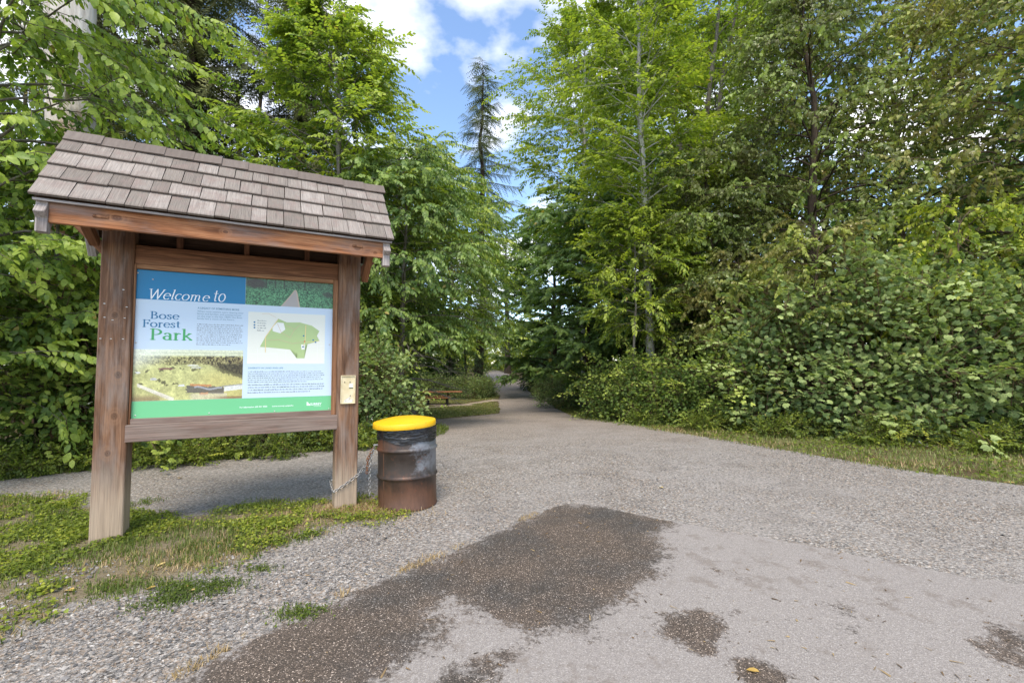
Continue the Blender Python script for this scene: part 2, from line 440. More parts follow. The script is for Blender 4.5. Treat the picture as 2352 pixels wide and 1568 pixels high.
def asphalt_mat(name):
    t = NT(name); p = t.pos()
    big = t.noise(p, .8, 5, .6); mid = t.noise(p, 6, 6, .65)
    vor = t.node('TexVoronoi', i_Scale=210.0); t.link(p, vor.inputs['Vector'])
    sp = t.node('SeparateColor'); t.link(vor.outputs['Color'], sp.inputs[0])
    dust = t.mix(big, (0.231, 0.205, 0.185), (0.307, 0.280, 0.256))
    grit = t.ramp(sp.outputs[0], [(0., (0.123, 0.110, 0.101)), (.5, (0.251, 0.227, 0.207)), (.9, (0.369, 0.340, 0.312)), (1., (0.563, 0.530, 0.493))])
    dry = t.mix(.45, dust, grit)
    bare = t.ramp(sp.outputs[0], [(0., (0.024, 0.022, 0.020)), (.6, (0.053, 0.046, 0.039)), (.88, (0.087, 0.075, 0.064)), (.965, (0.205, 0.185, 0.165)), (1., (0.409, 0.380, 0.348))])
    bare = t.mix(t.ramp(t.noise(p, 1.5, 5, .6), [(.36, 0.), (.56, .8)]), bare, t.mix(1., bare, (1.75, 1.50, 1.30), 'MULTIPLY'))
    s = t.attr('stain')
    nz = t.math('ADD', t.math('MULTIPLY', t.math('SUBTRACT', mid, .5), 1.25), t.math('MULTIPLY', t.math('SUBTRACT', t.noise(p, 30, 6, .75), .5), 1.5))
    m = t.ramp(t.math('ADD', s, nz), [(.34, 0.), (.5, .6), (.62, .92), (1., .97)])
    scat = t.ramp(t.math('ADD', t.noise(p, 4.2, 6, .72), t.math('MULTIPLY', t.noise(p, .7, 2), .35)), [(.72, 0.), (.80, .5)])
    c = t.mix(m, t.mix(scat, dry, (0.164, 0.135, 0.111)), bare)
    rough = t.ramp(m, [(0., .9), (1., .72)])
    return t.done(t.principled(c, rough, .25, normal=t.bump(t.mix(.5, vor.outputs['Distance'], t.noise(p, 60, 4)), .6, .006)))

def soil_mat(name):
    t = NT(name); p = t.pos()
    n = t.noise(p, 2.2, 6, .65); f = t.noise(p, 25, 5, .7)
    c = t.mix(f, (.045, .032, .018), (.15, .105, .06))
    c = t.mix(t.ramp(n, [(.42, 0.), (.6, .8)]), c, t.mix(f, (.10, .11, .035), (.27, .24, .12)))
    return t.done(t.principled(c, .95, .1, normal=t.bump(f, .8, .03)))

M_GRAVEL = gravel_mat('gravel surface', 'near')
M_ASPHALT = asphalt_mat('dusty asphalt')
M_SOIL = soil_mat('forest soil')

gx = np.unique(np.concatenate([np.arange(-260, -20, 12.), np.arange(-20, 20, 1.), np.arange(20, 261, 12.)]))
gyy = np.unique(np.concatenate([np.arange(-60, -8, 6.), np.arange(-8, 100, 1.), np.arange(100, 421, 16.)]))
X_, Y_ = np.meshgrid(gx, gyy)
V_ = np.stack([X_, Y_, hgt(Y_) - .012], -1).reshape(-1, 3)
ii = np.arange(len(gyy) - 1)[:, None] * len(gx) + np.arange(len(gx) - 1)[None]
F_ = np.stack([ii, ii + 1, ii + 1 + len(gx), ii + len(gx)], -1).reshape(-1, 4)
tag(obj('ground', tri_mesh('ground', V_, F_, M_SOIL, smooth=True)), kind='structure')

gravel = sheet('gravel_path', gravel_poly, 0.0,
               [(-9, 9, 1., 10, .13), (-14, 14, -7, 1., .8), (-4, 6, 10, 30, .5), (-8, 8, 30, 110, 1.2)], M_GRAVEL, {'soil': soil_mask})
asphalt = sheet('asphalt', asphalt_poly, 0.004, [(-3, 6, 1.2, 5, .055), (-8, 14, -7, 1.2, .6)], M_ASPHALT, {'stain': stain_field})
# foot-worn trail that crosses the lawn to the picnic table, and the bare patch under it
trail_c = poly_px([(1146, 917), (1100, 924), (1050, 930), (1000, 934), (960, 937), (930, 938)])
tr = np.array(trail_c); wv = np.array([.5, .3, .22, .2, .2, .15])[:, None]
nrm_ = np.gradient(tr, axis=0); nrm_ = np.stack([-nrm_[:, 1], nrm_[:, 0]], -1); nrm_ /= np.linalg.norm(nrm_, axis=1)[:, None]
t_trail = NT('trodden earth'); _n = t_trail.noise(t_trail.pos(), 6, 5)
M_EARTH = t_trail.done(t_trail.principled(t_trail.mix(_n, (.25, .20, .15), (.42, .35, .28)), .95, .1))
trail = sheet('footpath', densify(list(map(tuple, np.concatenate([tr + nrm_ * wv, (tr - nrm_ * wv)[::-1]]))), .1, .02), -.004, [(-6, 1, 14, 32, .5)], M_EARTH)
TBL = np.array(hit(1010, 931))
pa = np.linspace(0, 2 * np.pi, 28, endpoint=False)
patch = sheet('bare_earth', np.stack([TBL[0] + .5 + 1.5 * np.cos(pa) * (1 + .1 * np.sin(3 * pa)), TBL[1] + .4 + .9 * np.sin(pa)], -1), -.006, [], M_EARTH)
side_tr = sheet('side_trail', densify(poly_px([(1246, 917), (1262, 911.5), (1300, 910), (1330, 911), (1300, 917.5), (1268, 920), (1252, 920.5)]), .1, .02), -.003, [], M_EARTH)

# ================================================================== NOTICE BOARD (welcome sign)
A = np.array([-3.28969, 3.60202, 0.0]); U = np.array([.88356, .46831, 0]); NN = np.array([.46831, -.88356, 0])
SIGN_RZ = math.atan2(U[1], U[0])
def plane(px, py, w=0.0):
    r = ray(px, py); O = np.array([0, 0, EYE]); t = np.dot(A + NN * w - O, NN) / np.dot(r, NN); P = O + t * r
    return float(np.dot(P - A, U)), float(P[2])
def swld(u, w, v):
    P = A + U * u + NN * w; return np.array([P[0], P[1], v])

CED = dict(dark=(.085, .036, .018), mid=(.185, .083, .042), light=(.31, .155, .08))
GREYW = (.235, .185, .155)
M_POST_L = wood_mat('cedar post with knots', (.080, .040, .022), (.175, .092, .052), (.29, .165, .098), grey=GREYW, grey_amt=.12, base_bleach=(.28, .75, (.40, .31, .225)),
                    knots=[(1.84, -.104, .0, .026), (1.36, -.104, -.035, .03), (1.03, -.104, -.022, .028), (.74, -.104, .01, .025)])
M_POST_R = wood_mat('cedar post split', (.080, .040, .022), (.175, .092, .052), (.28, .16, .095), grey=GREYW, grey_amt=.12, base_bleach=(.24, .62, (.40, .31, .225)))
M_CEDAR = wood_mat('sheltered cedar', **CED)
M_FASCIA = wood_mat('red cedar fascia', (.15, .055, .022), (.33, .135, .058), (.46, .22, .105), grey=(.25, .18, .15), grey_amt=.12,
                    knots=[(-.78, -.02, .012, .03), (.92, -.02, -.01, .028), (1.08, -.02, -.035, .02), (-.1, -.02, .0, .018)])
M_RAIL = wood_mat('weathered rail', (.10, .055, .04), (.20, .12, .09), (.29, .19, .145), grey=GREYW, grey_amt=.5)
M_TRIM = wood_mat('cedar trim', (.14, .06, .027), (.27, .13, .065), (.40, .215, .11))
M_GREYEND = wood_mat('bare grey timber', (.20, .17, .155), (.33, .29, .27), (.44, .40, .37), rough=.85)
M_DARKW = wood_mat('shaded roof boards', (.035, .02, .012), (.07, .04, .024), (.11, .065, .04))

board = thing('notice_board', tuple(A), 'timber park notice board with shingled roof beside the gravel path', 'notice board', rz=SIGN_RZ)
POST = .207
def timber(name, u0, u1, w0, w1, v0, v1, mat, parent=board, bevel=.005, axis='u', wob=0):
    """Axis-aligned timber in sign coordinates; the grain (local X) runs along `axis`."""
    su, sw, sv = u1 - u0, w1 - w0, v1 - v0
    c = ((u0 + u1) / 2, -(w0 + w1) / 2, (v0 + v1) / 2)
    bm = bmesh.new()
    if axis == 'u': box_bm(bm, su, sw, sv, bevel=bevel); rot = None
    else:           # vertical: local X -> +Z, local Y stays, local Z -> -X
        box_bm(bm, sv, sw, su, loc=(sv / 2, 0, 0), bevel=bevel); rot = (0, -math.pi / 2, 0); c = (c[0], c[1], v0)
    return bm_obj(name, bm, mat, parent, c, rot)
timber('post', 0, POST, -POST, 0, -.05, 2.66, M_POST_L, axis='v', bevel=.008)
timber('post', 1.793, 1.793 + POST, -POST, 0, -.05, 2.66, M_POST_R, axis='v', bevel=.008)
timber('top_rail', POST, 1.793, -.13, -.03, 2.225, 2.385, M_CEDAR)
lr = timber('bottom_rail', .193, 1.806, -.155, .002, .765, .905, M_RAIL)
for (a, b) in ((.479, .527), (.982, 1.024), (1.488, 1.531)):
    timber('spacer_block', a, b, -.10, -.06, 2.386, 2.57, M_CEDAR, axis='v', bevel=.002)
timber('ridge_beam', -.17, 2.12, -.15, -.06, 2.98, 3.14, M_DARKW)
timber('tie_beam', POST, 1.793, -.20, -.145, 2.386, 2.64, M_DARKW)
timber('frame_trim', POST + .001, .221, -.075, -.018, .906, 2.224, M_TRIM, axis='v', bevel=.003)
timber('frame_trim', 1.749, 1.792, -.075, -.018, .906, 2.224, M_TRIM, axis='v', bevel=.003)
timber('frame_trim', .2215, 1.7485, -.075, -.02, 2.186, 2.2245, M_TRIM, bevel=.003)
timber('frame_trim', .2215, 1.7485, -.075, -.016, .9055, .951, M_RAIL, bevel=.003)
timber('fascia', -.178, 2.128, .405, .44, 2.385, 2.535, M_FASCIA)
# knee braces between the posts and the eaves
def sloped(name, a, b, thick_u, depth, mat, parent=board, u=0.0, bevel=.004):
    (w0, v0), (w1, v1) = a, b
    L = math.hypot(w1 - w0, v1 - v0); ang = math.atan2(v1 - v0, -(w1 - w0))
    bm = bmesh.new(); box_bm(bm, L, depth, thick_u, bevel=bevel)
    o = bm_obj(name, bm, mat, parent)
    ex = Vector((0, -(w1 - w0) / L, (v1 - v0) / L)); ez = Vector((1, 0, 0)); ey = ez.cross(ex)
    m = Matrix((ex, ey, ez)).transposed().to_4x4(); m.translation = Vector((u, -(w0 + w1) / 2, (v0 + v1) / 2))
    o.matrix_local = m
    return o
EW, EV, RW, RV = .469, 2.56, -.104, 3.233       # eave and ridge of the front slope (w out, v up)
SL = math.hypot(RW - EW, RV - EV)
SDIR = np.array([(RW - EW) / SL, (RV - EV) / SL]); SNRM = np.array([SDIR[1], -SDIR[0]])      # up the slope / out of it
BW = 2 * RW - EW
for uu in (-.208, 2.155):                     # gable rafters, square-cut ends hang below the fascia
    o = sloped('gable_rafter', (EW - .03, EV - .16), (RW + .02, RV - .13), .062, .15, M_GREYEND, u=uu)
    o = sloped('gable_rafter', (BW + .03, EV - .16), (RW - .02, RV - .13), .062, .15, M_GREYEND, u=uu)
for uu in (-.208, 2.155):                     # plumb-cut tails
    timber('rafter_tail', uu - .032, uu + .032, .385, .452, 2.312, 2.535, M_GREYEND, axis='v', bevel=.004)
for uu in (.104, 1.897):
    sloped('rafter', (EW - .07, EV - .135), (RW + .02, RV - .13), .09, .13, M_CEDAR, u=uu)
    sloped('rafter', (BW + .07, EV - .135), (RW - .02, RV - .13), .09, .13, M_CEDAR, u=uu)
def brace_u(u0, v0, u1, v1, w):
    L = math.hypot(u1 - u0, v1 - v0); bm = bmesh.new(); box_bm(bm, L, .07, .07, bevel=.004)
    return bm_obj('knee_brace', bm, M_CEDAR, board, ((u0 + u1) / 2, -w, (v0 + v1) / 2), (0, -math.atan2(v1 - v0, u1 - u0), 0))
brace_u(.02, 2.30, -.17, 2.52, -.10)
brace_u(1.98, 2.30, 2.12, 2.46, -.10)
sloped('knee_brace', (.01, 2.24), (.36, 2.50), .06, .07, M_CEDAR, u=2.035)
sloped('knee_brace', (.01, 2.36), (.33, 2.50), .06, .07, M_CEDAR, u=-.035)
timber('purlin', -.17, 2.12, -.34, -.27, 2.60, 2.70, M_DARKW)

# roof: boarded deck with one child for each shingle
t = NT('grey cedar shingle')
co = t.coords('Object'); rnd = t.node('ObjectInfo').outputs['Random']
off = t.node('CombineXYZ'); t.link(t.math('MULTIPLY', rnd, 91.), off.inputs[0]); t.link(t.math('MULTIPLY', rnd, 53.), off.inputs[1])
va = t.node('VectorMath', operation='ADD'); t.link(co, va.inputs[0]); t.link(off.outputs[0], va.inputs[1])
fine = t.noise(t.mapping(va.outputs[0], (26, 4, 4)), 1.0, 5, .7); blot = t.noise(t.mapping(va.outputs[0], (1., 6, 6)), 1.5, 4)
tone = t.ramp(rnd, [(0., (.165, .142, .122)), (.35, (.21, .183, .158)), (.7, (.245, .214, .188)), (1., (.29, .256, .228))])
c = t.mix(.75, tone, t.mix(1., tone, t.ramp(fine, [(.3, .45), (.68, 1.5)]), 'MULTIPLY'))
c = t.mix(t.ramp(blot, [(.48, 0.), (.66, .55)]), c, (.22, .165, .145))
sep = t.node('SeparateXYZ'); t.link(co, sep.inputs[0])
edge = t.math('ADD', sep.outputs[1], t.math('MULTIPLY', t.math('SUBTRACT', t.noise(t.mapping(va.outputs[0], (9, 9, 9)), 2, 3), .5), .05))
c = t.mix(t.ramp(edge, [(0.0, .75), (.03, 0.)]), c, (.13, .105, .09))      # colour darker towards the butt ends
M_SHINGLE = t.done(t.principled(c, .88, .2, normal=t.bump(fine, .7, .006)))

deck = bmesh.new()
T = .03
for sgn in (1, -1):
    e = (EW - .02, EV) if sgn == 1 else (BW + .02, EV)
    r_ = (RW, RV - .003)
    o2 = np.array([SNRM[0] * sgn, SNRM[1]]) * T
    q = [(e[0], e[1]), (r_[0], r_[1]), (r_[0] - 0, r_[1] - T * 1.35), (e[0] - o2[0], e[1] - o2[1])]
    vv = [[deck.verts.new((u_, -w_, v_)) for (w_, v_) in q] for u_ in (-.25, 2.2)]
    for k in range(4): deck.faces.new((vv[0][k], vv[0][(k + 1) % 4], vv[1][(k + 1) % 4], vv[1][k]))
    deck.faces.new(vv[0][::-1]); deck.faces.new(vv[1])
bmesh.ops.recalc_face_normals(deck, faces=deck.faces)
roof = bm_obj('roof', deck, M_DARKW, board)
def wedge_mesh(name, L, tb, tt, mat):
    """1 m wide tapering shake: butt at y=0, thin end at y=L; scaled in x for each piece."""
    z0, z1 = .010, .003
    V = [(-.5, 0, z0), (.5, 0, z0), (.5, 0, z0 + tb), (-.5, 0, z0 + tb), (-.5, L, z1), (.5, L, z1), (.5, L, z1 + tt), (-.5, L, z1 + tt)]
    F = [(0, 1, 2, 3), (5, 4, 7, 6), (3, 2, 6, 7), (1, 0, 4, 5), (0, 3, 7, 4), (2, 1, 5, 6)]
    me = bpy.data.meshes.new(name); me.from_pydata(V, [], F); me.materials.append(mat); me.update(); return me
rs = random.Random(11)
courses = [(-.028, .226), (.226, .438), (.438, .675), (.675, .899), (.899, 1.0)]
shingle_me = {i: wedge_mesh('shingle', (b - a) * SL + (.035 if i < 4 else .0), .017, .004, M_SHINGLE) for i, (a, b) in enumerate(courses)}
roof_m = Matrix((Vector((1, 0, 0)), Vector((0, -SDIR[0], SDIR[1])), Vector((0, -SNRM[0], SNRM[1])))).transposed().to_4x4()
ROWS = []
for i, (a, b) in enumerate(courses[:4]):
    u = -.266; 
    while u < 2.214 - .02:
        w = rs.choice([.105, .12, .13, .14, .15, .165, .18, .2]) + rs.uniform(-.008, .008)
        if u + w > 2.214 - .06: w = 2.214 - u
        o = obj('shingle', shingle_me[i], roof)
        s = a * SL + rs.uniform(-.006, .006)
        m = roof_m.copy(); m.translation = Vector((u + w / 2, -(EW + SDIR[0] * s), EV + SDIR[1] * s)) + Vector((0, -SNRM[0], SNRM[1])) * (.003 + rs.uniform(0, .002))
        o.matrix_local = m @ Matrix.Rotation(rs.uniform(-.008, .008), 4, 'Z') @ Matrix.Rotation(rs.uniform(-.006, .012), 4, 'X') @ Matrix.Diagonal((w - rs.uniform(.003, .007), 1, 1, 1))
        u += w
# second layer doubled under the eave, seen as a dark ragged edge
timber('starter_course', -.25, 2.2, .455, .478, 2.524, 2.541, M_GREYEND, parent=roof, bevel=.002)
capm = bpy.data.meshes.new('ridge_cap')
capV, capF = [], []
for sgn in (1, -1):
    b0 = len(capV)
    for x in (0, .27):
        lift = .016 if x else .006
        for (s, n) in ((.13, lift), (-.004, lift), (-.004, lift + .013), (.13, lift + .013)):
            w_ = -SDIR[0] * s + SNRM[0] * n; v_ = -SDIR[1] * s + SNRM[1] * n
            capV.append((x, -w_ * sgn, v_))
    f = [(0, 1, 2, 3), (7, 6, 5, 4), (0, 4, 5, 1), (1, 5, 6, 2), (2, 6, 7, 3), (3, 7, 4, 0)]
    capF += [tuple(b0 + k for k in (q if sgn == 1 else q[::-1])) for q in f]
capm.from_pydata(capV, [], capF); capm.materials.append(M_SHINGLE); capm.update()
NC = 12
for k in range(NC):
    o = obj('ridge_cap', capm, roof, (-.262 + k * (2.47 - .0) / NC, -RW, RV + .018 + rs.uniform(-.002, .004)), (rs.uniform(-.02, .02), rs.uniform(-.012, .012), rs.uniform(-.01, .01)))
    o.scale = (2.47 / NC / .27 * 1.12, 1, 1)

# ------------------------------------------------------------------ printed panel
def flat_mat(name, col, rough=.32, spec=.5):
    t = NT(name); return t.done(t.principled(col, rough, spec))
M_PALE = flat_mat('pale blue print', (.56, .68, .80)); M_BLUE = flat_mat('deep blue print', (.002, .185, .40), .14, .3)
M_GREEN = flat_mat('green print', (.16, .53, .25)); M_WHITE = flat_mat('white print', (.82, .86, .88)); M_CREAM = flat_mat('cream map', (.78, .79, .70))
M_TITLEB = flat_mat('blue lettering', (.015, .16, .33)); M_TITLEG = flat_mat('green lettering', (.05, .36, .11)); M_INK = flat_mat('dark ink', (.06, .08, .11))
M_PARK = flat_mat('map park green', (.42, .55, .24)); M_ROAD = flat_mat('map road orange', (.80, .62, .28)); M_TRAILM = flat_mat('map trail', (.62, .44, .30)); M_MLINE = flat_mat('map white', (.82, .83, .78))
M_RED = flat_mat('map red dot', (.65, .05, .04)); M_BLUEINK = flat_mat('blue ink', (.12, .27, .38))
t = NT('printed picture'); pc = t.attr('print_color', 'Color'); M_PIC = t.done(t.principled(pc, .3, .5))
W0 = -.052                 # face of the panel
panel = timber('panel', .205, 1.765, W0 - .012, W0, .93, 2.2, M_PALE, bevel=.0)
panel['label'] = 'printed welcome panel with map, photographs and text'
PL = Vector(panel.location)
_lay = [0]
def pz(d):                  # local y for a print layer d (in tenths of a millimetre) in front of the panel face
    return -(W0 + .0002 + d * .0001) - PL.y
def pface(name, polys, mat, layer):
    bm = bmesh.new()
    for i, poly in enumerate(polys):
        vs_ = [bm.verts.new((x - PL.x, pz(layer + .3 * (i % 24)), z - PL.z)) for (x, z) in poly]
        try: bm.faces.new(vs_)
        except ValueError: pass
    bmesh.ops.triangulate(bm, faces=[f for f in bm.faces if len(f.verts) > 4])
    for f in bm.faces:
        f.normal_update()
        if f.normal.y > 0: f.normal_flip()
    return bm_obj(name, bm, mat, panel)
def rect(u0, u1, v0, v1): return [(u0, v0), (u1, v0), (u1, v1), (u0, v1)]
def zp(x, y): return plane((350 + x * 700 / 2152) * .765625, (780 + y * 510 / 1568) * .765625, W0)
def zpl(l): return [zp(*p) for p in l]
PU0, PU1 = .221, 1.749
vb = zp(165, 355)[1]; vg = zp(150, 1300)[1]
us = zp(1188, 300)[0]
pface('header_band', [rect(PU0, us, vb, 2.187)], M_BLUE, 1)
pface('footer_band', [rect(PU0, PU1, .95, vg - .004)], M_GREEN, 1)
pface('map_sheet', [rect(zp(1215, 480)[0], zp(1925, 480)[0], zp(1222, 955)[1], zp(1222, 475)[1])], M_CREAM, 1)
mp = pface('park_area', [zpl([(1320, 800), (1375, 700), (1490, 540), (1570, 575), (1690, 575), (1800, 605), (1870, 655), (1845, 700), (1870, 745), (1760, 775), (1735, 800), (1730, 905), (1660, 905), (1680, 865), (1600, 825), (1400, 805)])], M_PARK, 8)
for _q in ([zpl([(1435, 620), (1480, 575), (1540, 580), (1555, 640), (1510, 675), (1440, 655)]), zpl([(1700, 780), (1735, 775), (1735, 825), (1705, 825)])]): pface('map_clearing', [_q], M_MLINE, 16)
def band(pts, w): 
    P = np.array(zpl(pts)); out = []
    for a, b in zip(P[:-1], P[1:]):
        d = b - a; L = np.linalg.norm(d); n = np.array([-d[1], d[0]]) / L * w / 2
        out.append([tuple(a - n), tuple(b - n), tuple(b + n), tuple(a + n)])
    return out
for _q in (band([(1372, 850), (1372, 710), (1490, 545)], .006), band([(1745, 600), (1738, 740), (1720, 800)], .006), band([(1735, 760), (1870, 745)], .004)): pface('map_road', _q, M_ROAD, 18)
for _q in (band([(1380, 740), (1500, 735), (1620, 770), (1720, 755)], .003), band([(1480, 580), (1520, 670), (1600, 715), (1640, 640), (1560, 600)], .003), band([(1640, 640), (1690, 600)], .003), band([(1340, 495), (1400, 492), (1470, 530)], .002)): pface('map_trail', _q, M_TRAILM, 26)
for _q in (band([(1222, 865), (1480, 860), (1480, 945)], .004), band([(1560, 830), (1560, 945)], .004), band([(1480, 825), (1650, 825)], .004), band([(1750, 800), (1920, 790)], .004), band([(1850, 700), (1850, 940)], .004), band([(1300, 805), (1300, 945)], .004)): pface('map_street', _q, M_MLINE, 4)
def disc(cx, cy, r, n=10):
    u_, v_ = zp(cx, cy); return [(u_ + r * math.cos(2 * math.pi * k / n), v_ + r * math.sin(2 * math.pi * k / n)) for k in range(n)]
for _q in [disc(x, y, .0075) for (x, y) in ((1271, 572), (1271, 598), (1271, 622), (1724, 698), (1812, 737), (1834, 757), (1718, 800))]: pface('map_symbol', [_q], M_TITLEB, 34)
pface('map_marker', [disc(1733, 750, .006)], M_RED, 38)

# lettering: broad-nib strokes, so that the letters have thick stems and thin bows
def arc(cx, cy, rx, ry, a0, a1, n=14):
    return [(cx + rx * math.cos(R(a0 + (a1 - a0) * k / n)), cy + ry * math.sin(R(a0 + (a1 - a0) * k / n))) for k in range(n + 1)]
def serif(x, y, w=.13): return [(x - w, y), (x + w, y)]
G = {
 'B': (.70, [[(.15, 0), (.15, 1)], [(.15, .97)] + arc(.26, .75, .24, .22, 90, -90) + [(.15, .53)], [(.15, .53)] + arc(.28, .27, .30, .26, 90, -90) + [(.15, .01)], serif(.12, .98, .12), serif(.12, .02, .12)]),
 'o': (.66, [arc(.32, .33, .25, .31, 0, 360, 22)]),
 's': (.48, [[(.38, .53), (.32, .62), (.22, .64), (.12, .59), (.11, .48), (.20, .38), (.32, .29), (.37, .17), (.31, .05), (.19, .02), (.09, .07), (.06, .16)]]),
 'e': (.60, [[(.08, .37), (.53, .37)], arc(.31, .33, .24, .31, 8, 318, 20)]),
 'F': (.62, [[(.15, 0), (.15, 1)], [(.15, .97), (.56, .97), (.57, .82)], [(.15, .53), (.44, .53)], [(.44, .44), (.44, .62)], serif(.13, .98, .13), serif(.15, .02, .14)]),
 'r': (.47, [[(.15, 0), (.15, .64)], [(.15, .44), (.22, .56), (.31, .62), (.42, .58)], serif(.15, .02, .13), [(.03, .62), (.15, .63)]]),
 't': (.42, [[(.18, .84), (.18, .14), (.23, .04), (.34, .05)], [(.02, .63), (.36, .63)]]),
 'P': (.66, [[(.15, 0), (.15, 1)], [(.15, .97)] + arc(.28, .72, .30, .25, 90, -90) + [(.15, .47)], serif(.12, .98, .12), serif(.15, .02, .14)]),
 'a': (.60, [[(.44, .02), (.44, .45)] + arc(.28, .45, .16, .18, 0, 150, 8), arc(.27, .19, .18, .17, 20, 340, 16), [(.44, .1), (.48, .02), (.55, .03)]]),
 'k': (.64, [[(.15, 0), (.15, 1.04)], [(.15, .28), (.48, .62)], [(.26, .38), (.58, .02)], serif(.15, .02, .12), serif(.52, .02, .1), serif(.47, .63, .1), [(.03, 1.02), (.15, 1.03)]]),
 'W': (1.10, [[(.06, 1), (.30, 0)], [(.30, 0), (.56, 1)], [(.56, 1), (.76, 0)], [(.76, 0), (1.06, 1)], serif(.06, .98, .12), serif(1.06, .98, .1)]),
 'l': (.30, [[(.14, 1.06), (.12, .12), (.16, .03), (.26, .07)], [(.04, 1.03), (.14, 1.04)]]),
 'c': (.52, [arc(.30, .33, .24, .31, 50, 312, 16)]),
 'm': (.98, [[(.14, 0), (.14, .62)], [(.14, .46)] + arc(.29, .46, .14, .17, 150, 0, 8) + [(.43, 0)], [(.43, .46)] + arc(.58, .46, .14, .17, 150, 0, 8) + [(.72, .12), (.76, .03), (.86, .07)], [(.03, .58), (.14, .62)]]),
 ' ': (.30, []),
}
def letters(text, u0, v0, size, width=None, slant=0.0, thick=.112, thin=.045):
    total = sum(G[ch][0] for ch in text); sx = size if width is None else width / total
    polys = []; x = 0
    for ch in text:
        adv, strokes = G[ch]
        for st in strokes:
            for (a, b) in zip(st[:-1], st[1:]):
                a_, b_ = np.array(a), np.array(b); d = b_ - a_; L = np.linalg.norm(d)
                if L < 1e-6: continue
                d /= L; wdt = thin + (thick - thin) * abs(d[1]) ** 1.2
                n = np.array([-d[1], d[0]]) * wdt / 2; ex = d * wdt * .22
                q = [a_ - n - ex, b_ - n + ex, b_ + n + ex, a_ + n - ex]
                polys.append([(u0 + (x + p[0] + slant * p[1]) * sx, v0 + p[1] * size) for p in q])
        x += adv
    return polys
def title(text, tl, br, mat, slant=0.0, layer=3, size=None):
    (u0, v1), (u1, v0) = zp(*tl), zp(*br)
    pface('lettering', letters(text, u0, v0, (v1 - v0) if size is None else size, (u1 - u0), slant, *((.10, .036) if slant else (.138, .055))), mat, layer)
title('Bose', (312, 472), (578, 549), M_TITLEB)
title('Forest', (240, 547), (590, 626), M_TITLEB)
title('Park', (310, 632), (700, 741), M_TITLEG)
title('Welcome', (285, 264), (850, 384), M_WHITE, slant=.22)
title('to', (885, 264), (1000, 388), M_WHITE, slant=.22)

def text_mesh(body, size, bold=False, spacing=1.0):
    cu = bpy.data.curves.new('text', 'FONT'); cu.body = body; cu.size = size; cu.space_character = spacing
    cu.resolution_u = 2
    if bold: cu.offset = size * .02
    o = bpy.data.objects.new('text_tmp', cu); COL.objects.link(o)
    dg = bpy.context.evaluated_depsgraph_get()
    me = bpy.data.meshes.new_from_object(o.evaluated_get(dg))
    bpy.data.objects.remove(o); bpy.data.curves.remove(cu)
    return me
def small_text(body, tl, mat, width=None, height=None, size=.02, bold=False, layer=4, name='lettering', parent=None):
    """Text with its first line's top-left at zoomed pixel tl, fitted to width (m) and line height."""
    me = text_mesh(body, size, bold)
    co = np.empty(len(me.vertices) * 3, np.float32); me.vertices.foreach_get('co', co); co = co.reshape(-1, 3)
    w = np.ptp(co[:, 0]); h = np.ptp(co[:, 1])
    sx = (width / w) if width else 1.0; sy = (height / h) if height else sx
    u0, v1 = zp(*tl)
    new = np.stack([(co[:, 0] - co[:, 0].min()) * sx + u0 - PL.x, np.full(len(co), pz(layer)), (co[:, 1] - co[:, 1].max()) * sy + v1 - PL.z], -1)
    me.vertices.foreach_set('co', new.astype(np.float32).ravel()); me.materials.clear(); me.materials.append(mat); me.update()
    return obj(name, me, panel)
small_text('A LEGACY OF SOMETHING MORE', (746, 432), M_BLUEINK, width=zp(1130, 440)[0] - zp(745, 440)[0], height=.017, bold=True)
small_text('When most settlers were clearing their\nfarms and families, and putting houses\non the map in the late 1800\'s the Bose\nfamily had a vision of the future.', (744, 463), M_BLUEINK, width=zp(1172, 500)[0] - zp(745, 500)[0], height=.083)
small_text('DIVERSITY IN LAND AND LIFE', (1215, 988), M_BLUEINK, width=zp(1535, 990)[0] - zp(1215, 990)[0], height=.014, bold=True)
small_text('For information 604 501 5050', (1135, 1350), M_WHITE, width=zp(1388, 1355)[0] - zp(1135, 1355)[0], height=.014, bold=True)
small_text('www.surrey.ca/parks', (1432, 1340), M_WHITE, width=zp(1630, 1340)[0] - zp(1432, 1340)[0], height=.016, bold=True)
small_text('SURREY', (1786, 1316), M_WHITE, width=zp(1890, 1320)[0] - zp(1786, 1320)[0], height=.024, bold=True)
small_text('You Are Here', (1630, 746), M_INK, width=.055, height=.008)
for _q in [zpl([(1752, 1306), (1768, 1312), (1768, 1340), (1752, 1340)]), zpl([(1769, 1318), (1784, 1328), (1784, 1340), (1769, 1340)]), zpl([(1815, 1345), (1885, 1345), (1885, 1347), (1815, 1347)])]: pface('logo', [_q], M_WHITE, 4)
def word_rows(tl, br, rows, seed, mat=M_INK, last=.6, fill=.42):
    """Body copy too small to read in the photograph: rows of word-length strokes."""
    rr = random.Random(seed); (u0, v1), (u1, v0) = zp(*tl), zp(*br); polys = []
    pitch = (v1 - v0) / rows
    for k in range(rows):
        end = u1 - rr.uniform(0, .06) * (u1 - u0) if k < rows - 1 else u0 + (u1 - u0) * last
        x = u0; y = v1 - pitch * (k + .5)
        while x < end - .006:
            w = min(rr.choice([.010, .014, .018, .022, .028, .034]), end - x); n = max(2, int(w / .0048))
            for j in range(n):
                hh = pitch * fill * rr.choice([.5, .5, .8, 1.])
                xa = x + w * j / n; polys.append(rect(xa, xa + w / n * .66, y - pitch * .25, y - pitch * .25 + hh))
            x += w + .0045
    return tag(pface('body_text', polys, mat, 4), kind='stuff')
word_rows((742, 580), (1165, 792), 11, 1, last=.72)
word_rows((1212, 1018), (1922, 1122), 6, 2, last=.75)
word_rows((1210, 1138), (1918, 1214), 4, 3, last=.8)
word_rows((1300, 545), (1380, 660), 5, 4, last=.9)

